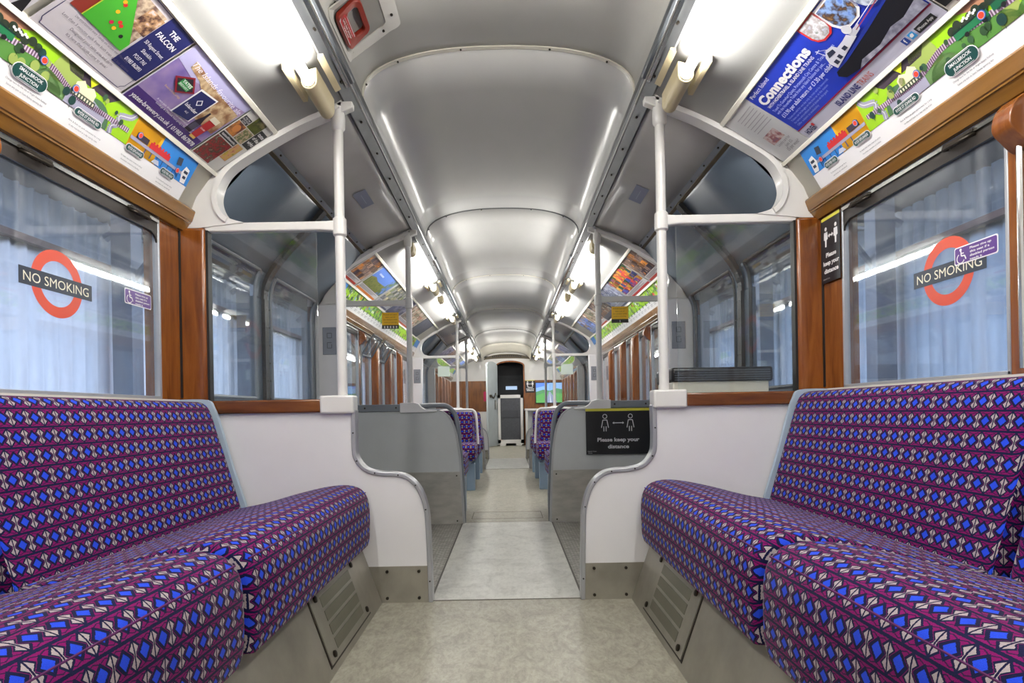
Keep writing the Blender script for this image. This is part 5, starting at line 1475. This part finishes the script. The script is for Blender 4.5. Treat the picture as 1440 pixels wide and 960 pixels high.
# end-wall television with a landscape on it
t = thing('television', 'flat screen showing a road through green hills on the end wall', 'television', (0.93, Y9 - 0.03, 0.9))
m = MB(); m.box(0.615, 1.205, Y9 - 0.06, Y9 - 0.012, 0.895, 1.35); obj('bezel', m, BLACK, t, bevel=0.004)
A = Art(front_map(0.63, Y9 - 0.0605, 0.91)); W, H = 0.56, 0.425
e = lambda n_, c, k=1.0: MATS.setdefault('screen_' + n_, emit('screen_' + n_, lin(c), k))
A.rect(0, W, 0, H, e('sky', (150, 190, 240)), 1)
A.poly([(0, H), (0.3, H), (0.2, H * 0.85), (0, H * 0.75)], e('sky2', (110, 150, 236)), 2)
A.poly([(0, 0), (0, H * 0.55), (0.15, H * 0.66), (0.3, H * 0.60), (0.45, H * 0.72), (W, H * 0.66), (W, 0)], e('hill', (104, 156, 112)), 2)
A.poly([(0, 0), (0, H * 0.35), (0.2, H * 0.52), (W, H * 0.45), (W, 0)], e('field', (110, 176, 104)), 3)
A.poly([(0.20, 0), (0.28, H * 0.55), (0.31, H * 0.55), (0.46, 0)], e('road', (150, 160, 190)), 4)
A.poly([(0.30, 0), (0.293, H * 0.54), (0.297, H * 0.54), (0.33, 0)], e('line', (220, 225, 240)), 5)
A.build('screen', t)
# counter under the television
t = thing('counter', 'white counter with an open front below the television', 'counter', (0.62, 12.2, 0))
m = MB(); m.box(0.375, 1.19, 12.05, Y9 - 0.02, 0.745, 0.785); obj('top', m, WHITE, t, bevel=0.004)
m = MB(); m.box(0.385, 0.425, 12.06, 12.10, 0, 0.745); obj('leg', m, WHITE, t)
m = MB(); m.box(0.425, 1.19, 12.44, 12.46, 0.03, 0.745); obj('back_panel', m, PANEL_G, t)
m = MB(); m.box(0.385, 1.19, 12.06, 12.10, 0.0, 0.05); obj('plinth', m, WHITE, t)
# open end door
t = thing('end_door', 'pale grey inward-opening door standing open at the left of the end doorway', 'door', (-0.21, 12.57, 0))
hx, hy, ex, ey = -0.225, 12.56, -0.425, 12.04
dvx, dvy = ex - hx, ey - hy; L = math.hypot(dvx, dvy); ux, uy = dvx / L, dvy / L; nx, ny = -uy, ux
if ny > 0: nx, ny = -nx, -ny
def DF(u, v, tt): return (hx + ux * (L - u) + nx * tt, hy + uy * (L - u) + ny * tt, v)
prof = [(0, 0.01), (L, 0.01), (L, 1.70)] + [(L / 2 + L / 2 * math.cos(a), 1.70 + 0.09 * math.sin(a)) for a in [PI * q / 10 for q in range(1, 10)]] + [(0, 1.70)]
m = MB(); V = [DF(u, v, 0) for u, v in prof] + [DF(u, v, 0.035) for u, v in prof]; n = len(prof)
m.add(V, [tuple(range(n)), tuple(range(2 * n - 1, n - 1, -1))] + [(i, (i + 1) % n, (i + 1) % n + n, i + n) for i in range(n)])
obj('door_panel', m, paint('pale_grey_door', (176, 184, 186), 0.4), t, bevel=0.003)
m = MB(); m.tube([DF(0.12, 1.06, 0.035), DF(0.12, 1.06, 0.075)], 0.03, 10); m.tube(catmull([DF(0.12, 1.06, 0.07), DF(0.22, 1.02, 0.08), DF(0.32, 1.12, 0.08)]), 0.014, 8)
obj('handle', m, paint('bronze_handle', (70, 62, 50), 0.4, metal=0.5), t)
m = MB(); V = [DF(u, v, tt) for tt in (0.035, 0.045) for u, v in ((0.36, 0.78), (0.46, 0.78), (0.46, 0.98), (0.36, 0.98))]
m.add(V, [(0, 1, 2, 3), (4, 5, 6, 7), (0, 1, 5, 4), (1, 2, 6, 5), (2, 3, 7, 6), (3, 0, 4, 7)]); obj('lock_plate', m, CHROME, t)
# gate across the doorway
t = thing('doorway_gate', 'white framed gate with dark mesh across the end doorway', 'gate', (0.08, 12.5, 0))
m = MB(); g0, g1, gy = -0.195, 0.345, 12.50
m.box(g0, g0 + 0.055, gy, gy + 0.04, 0.03, 1.09); m.box(g1 - 0.055, g1, gy, gy + 0.04, 0.03, 1.09)
m.box(g0, g1, gy, gy + 0.04, 1.02, 1.09); m.box(g0, g1, gy, gy + 0.04, 0.05, 0.13)
for x in (g0 + 0.04, g1 - 0.16): m.box(x, x + 0.12, gy - 0.01, gy + 0.05, 0.0, 0.055)
obj('frame', m, WHITE, t)
m = MB(); m.box(g0 + 0.05, g1 - 0.05, gy + 0.015, gy + 0.025, 0.12, 1.03)
o = obj('mesh_panel', m, paint('dark_mesh', (76, 78, 84), 0.6, var=0.15, vscale=40), t)
m = MB(); m.box(g0 + 0.10, g1 - 0.10, gy + 0.005, gy + 0.015, 0.60, 0.76); obj('letter_plate', m, paint('dark_plate', (64, 66, 72), 0.5), t, bevel=0.003)
# red notice on the left of the end wall
m = MB(); m.box(-0.50, -0.445, Y9 - 0.02, Y9 - 0.012, 0.96, 1.17)
tag(obj('red_notice', m, ink((196, 30, 84))), 'small crimson notice on the wood beside the open end door', 'sign')
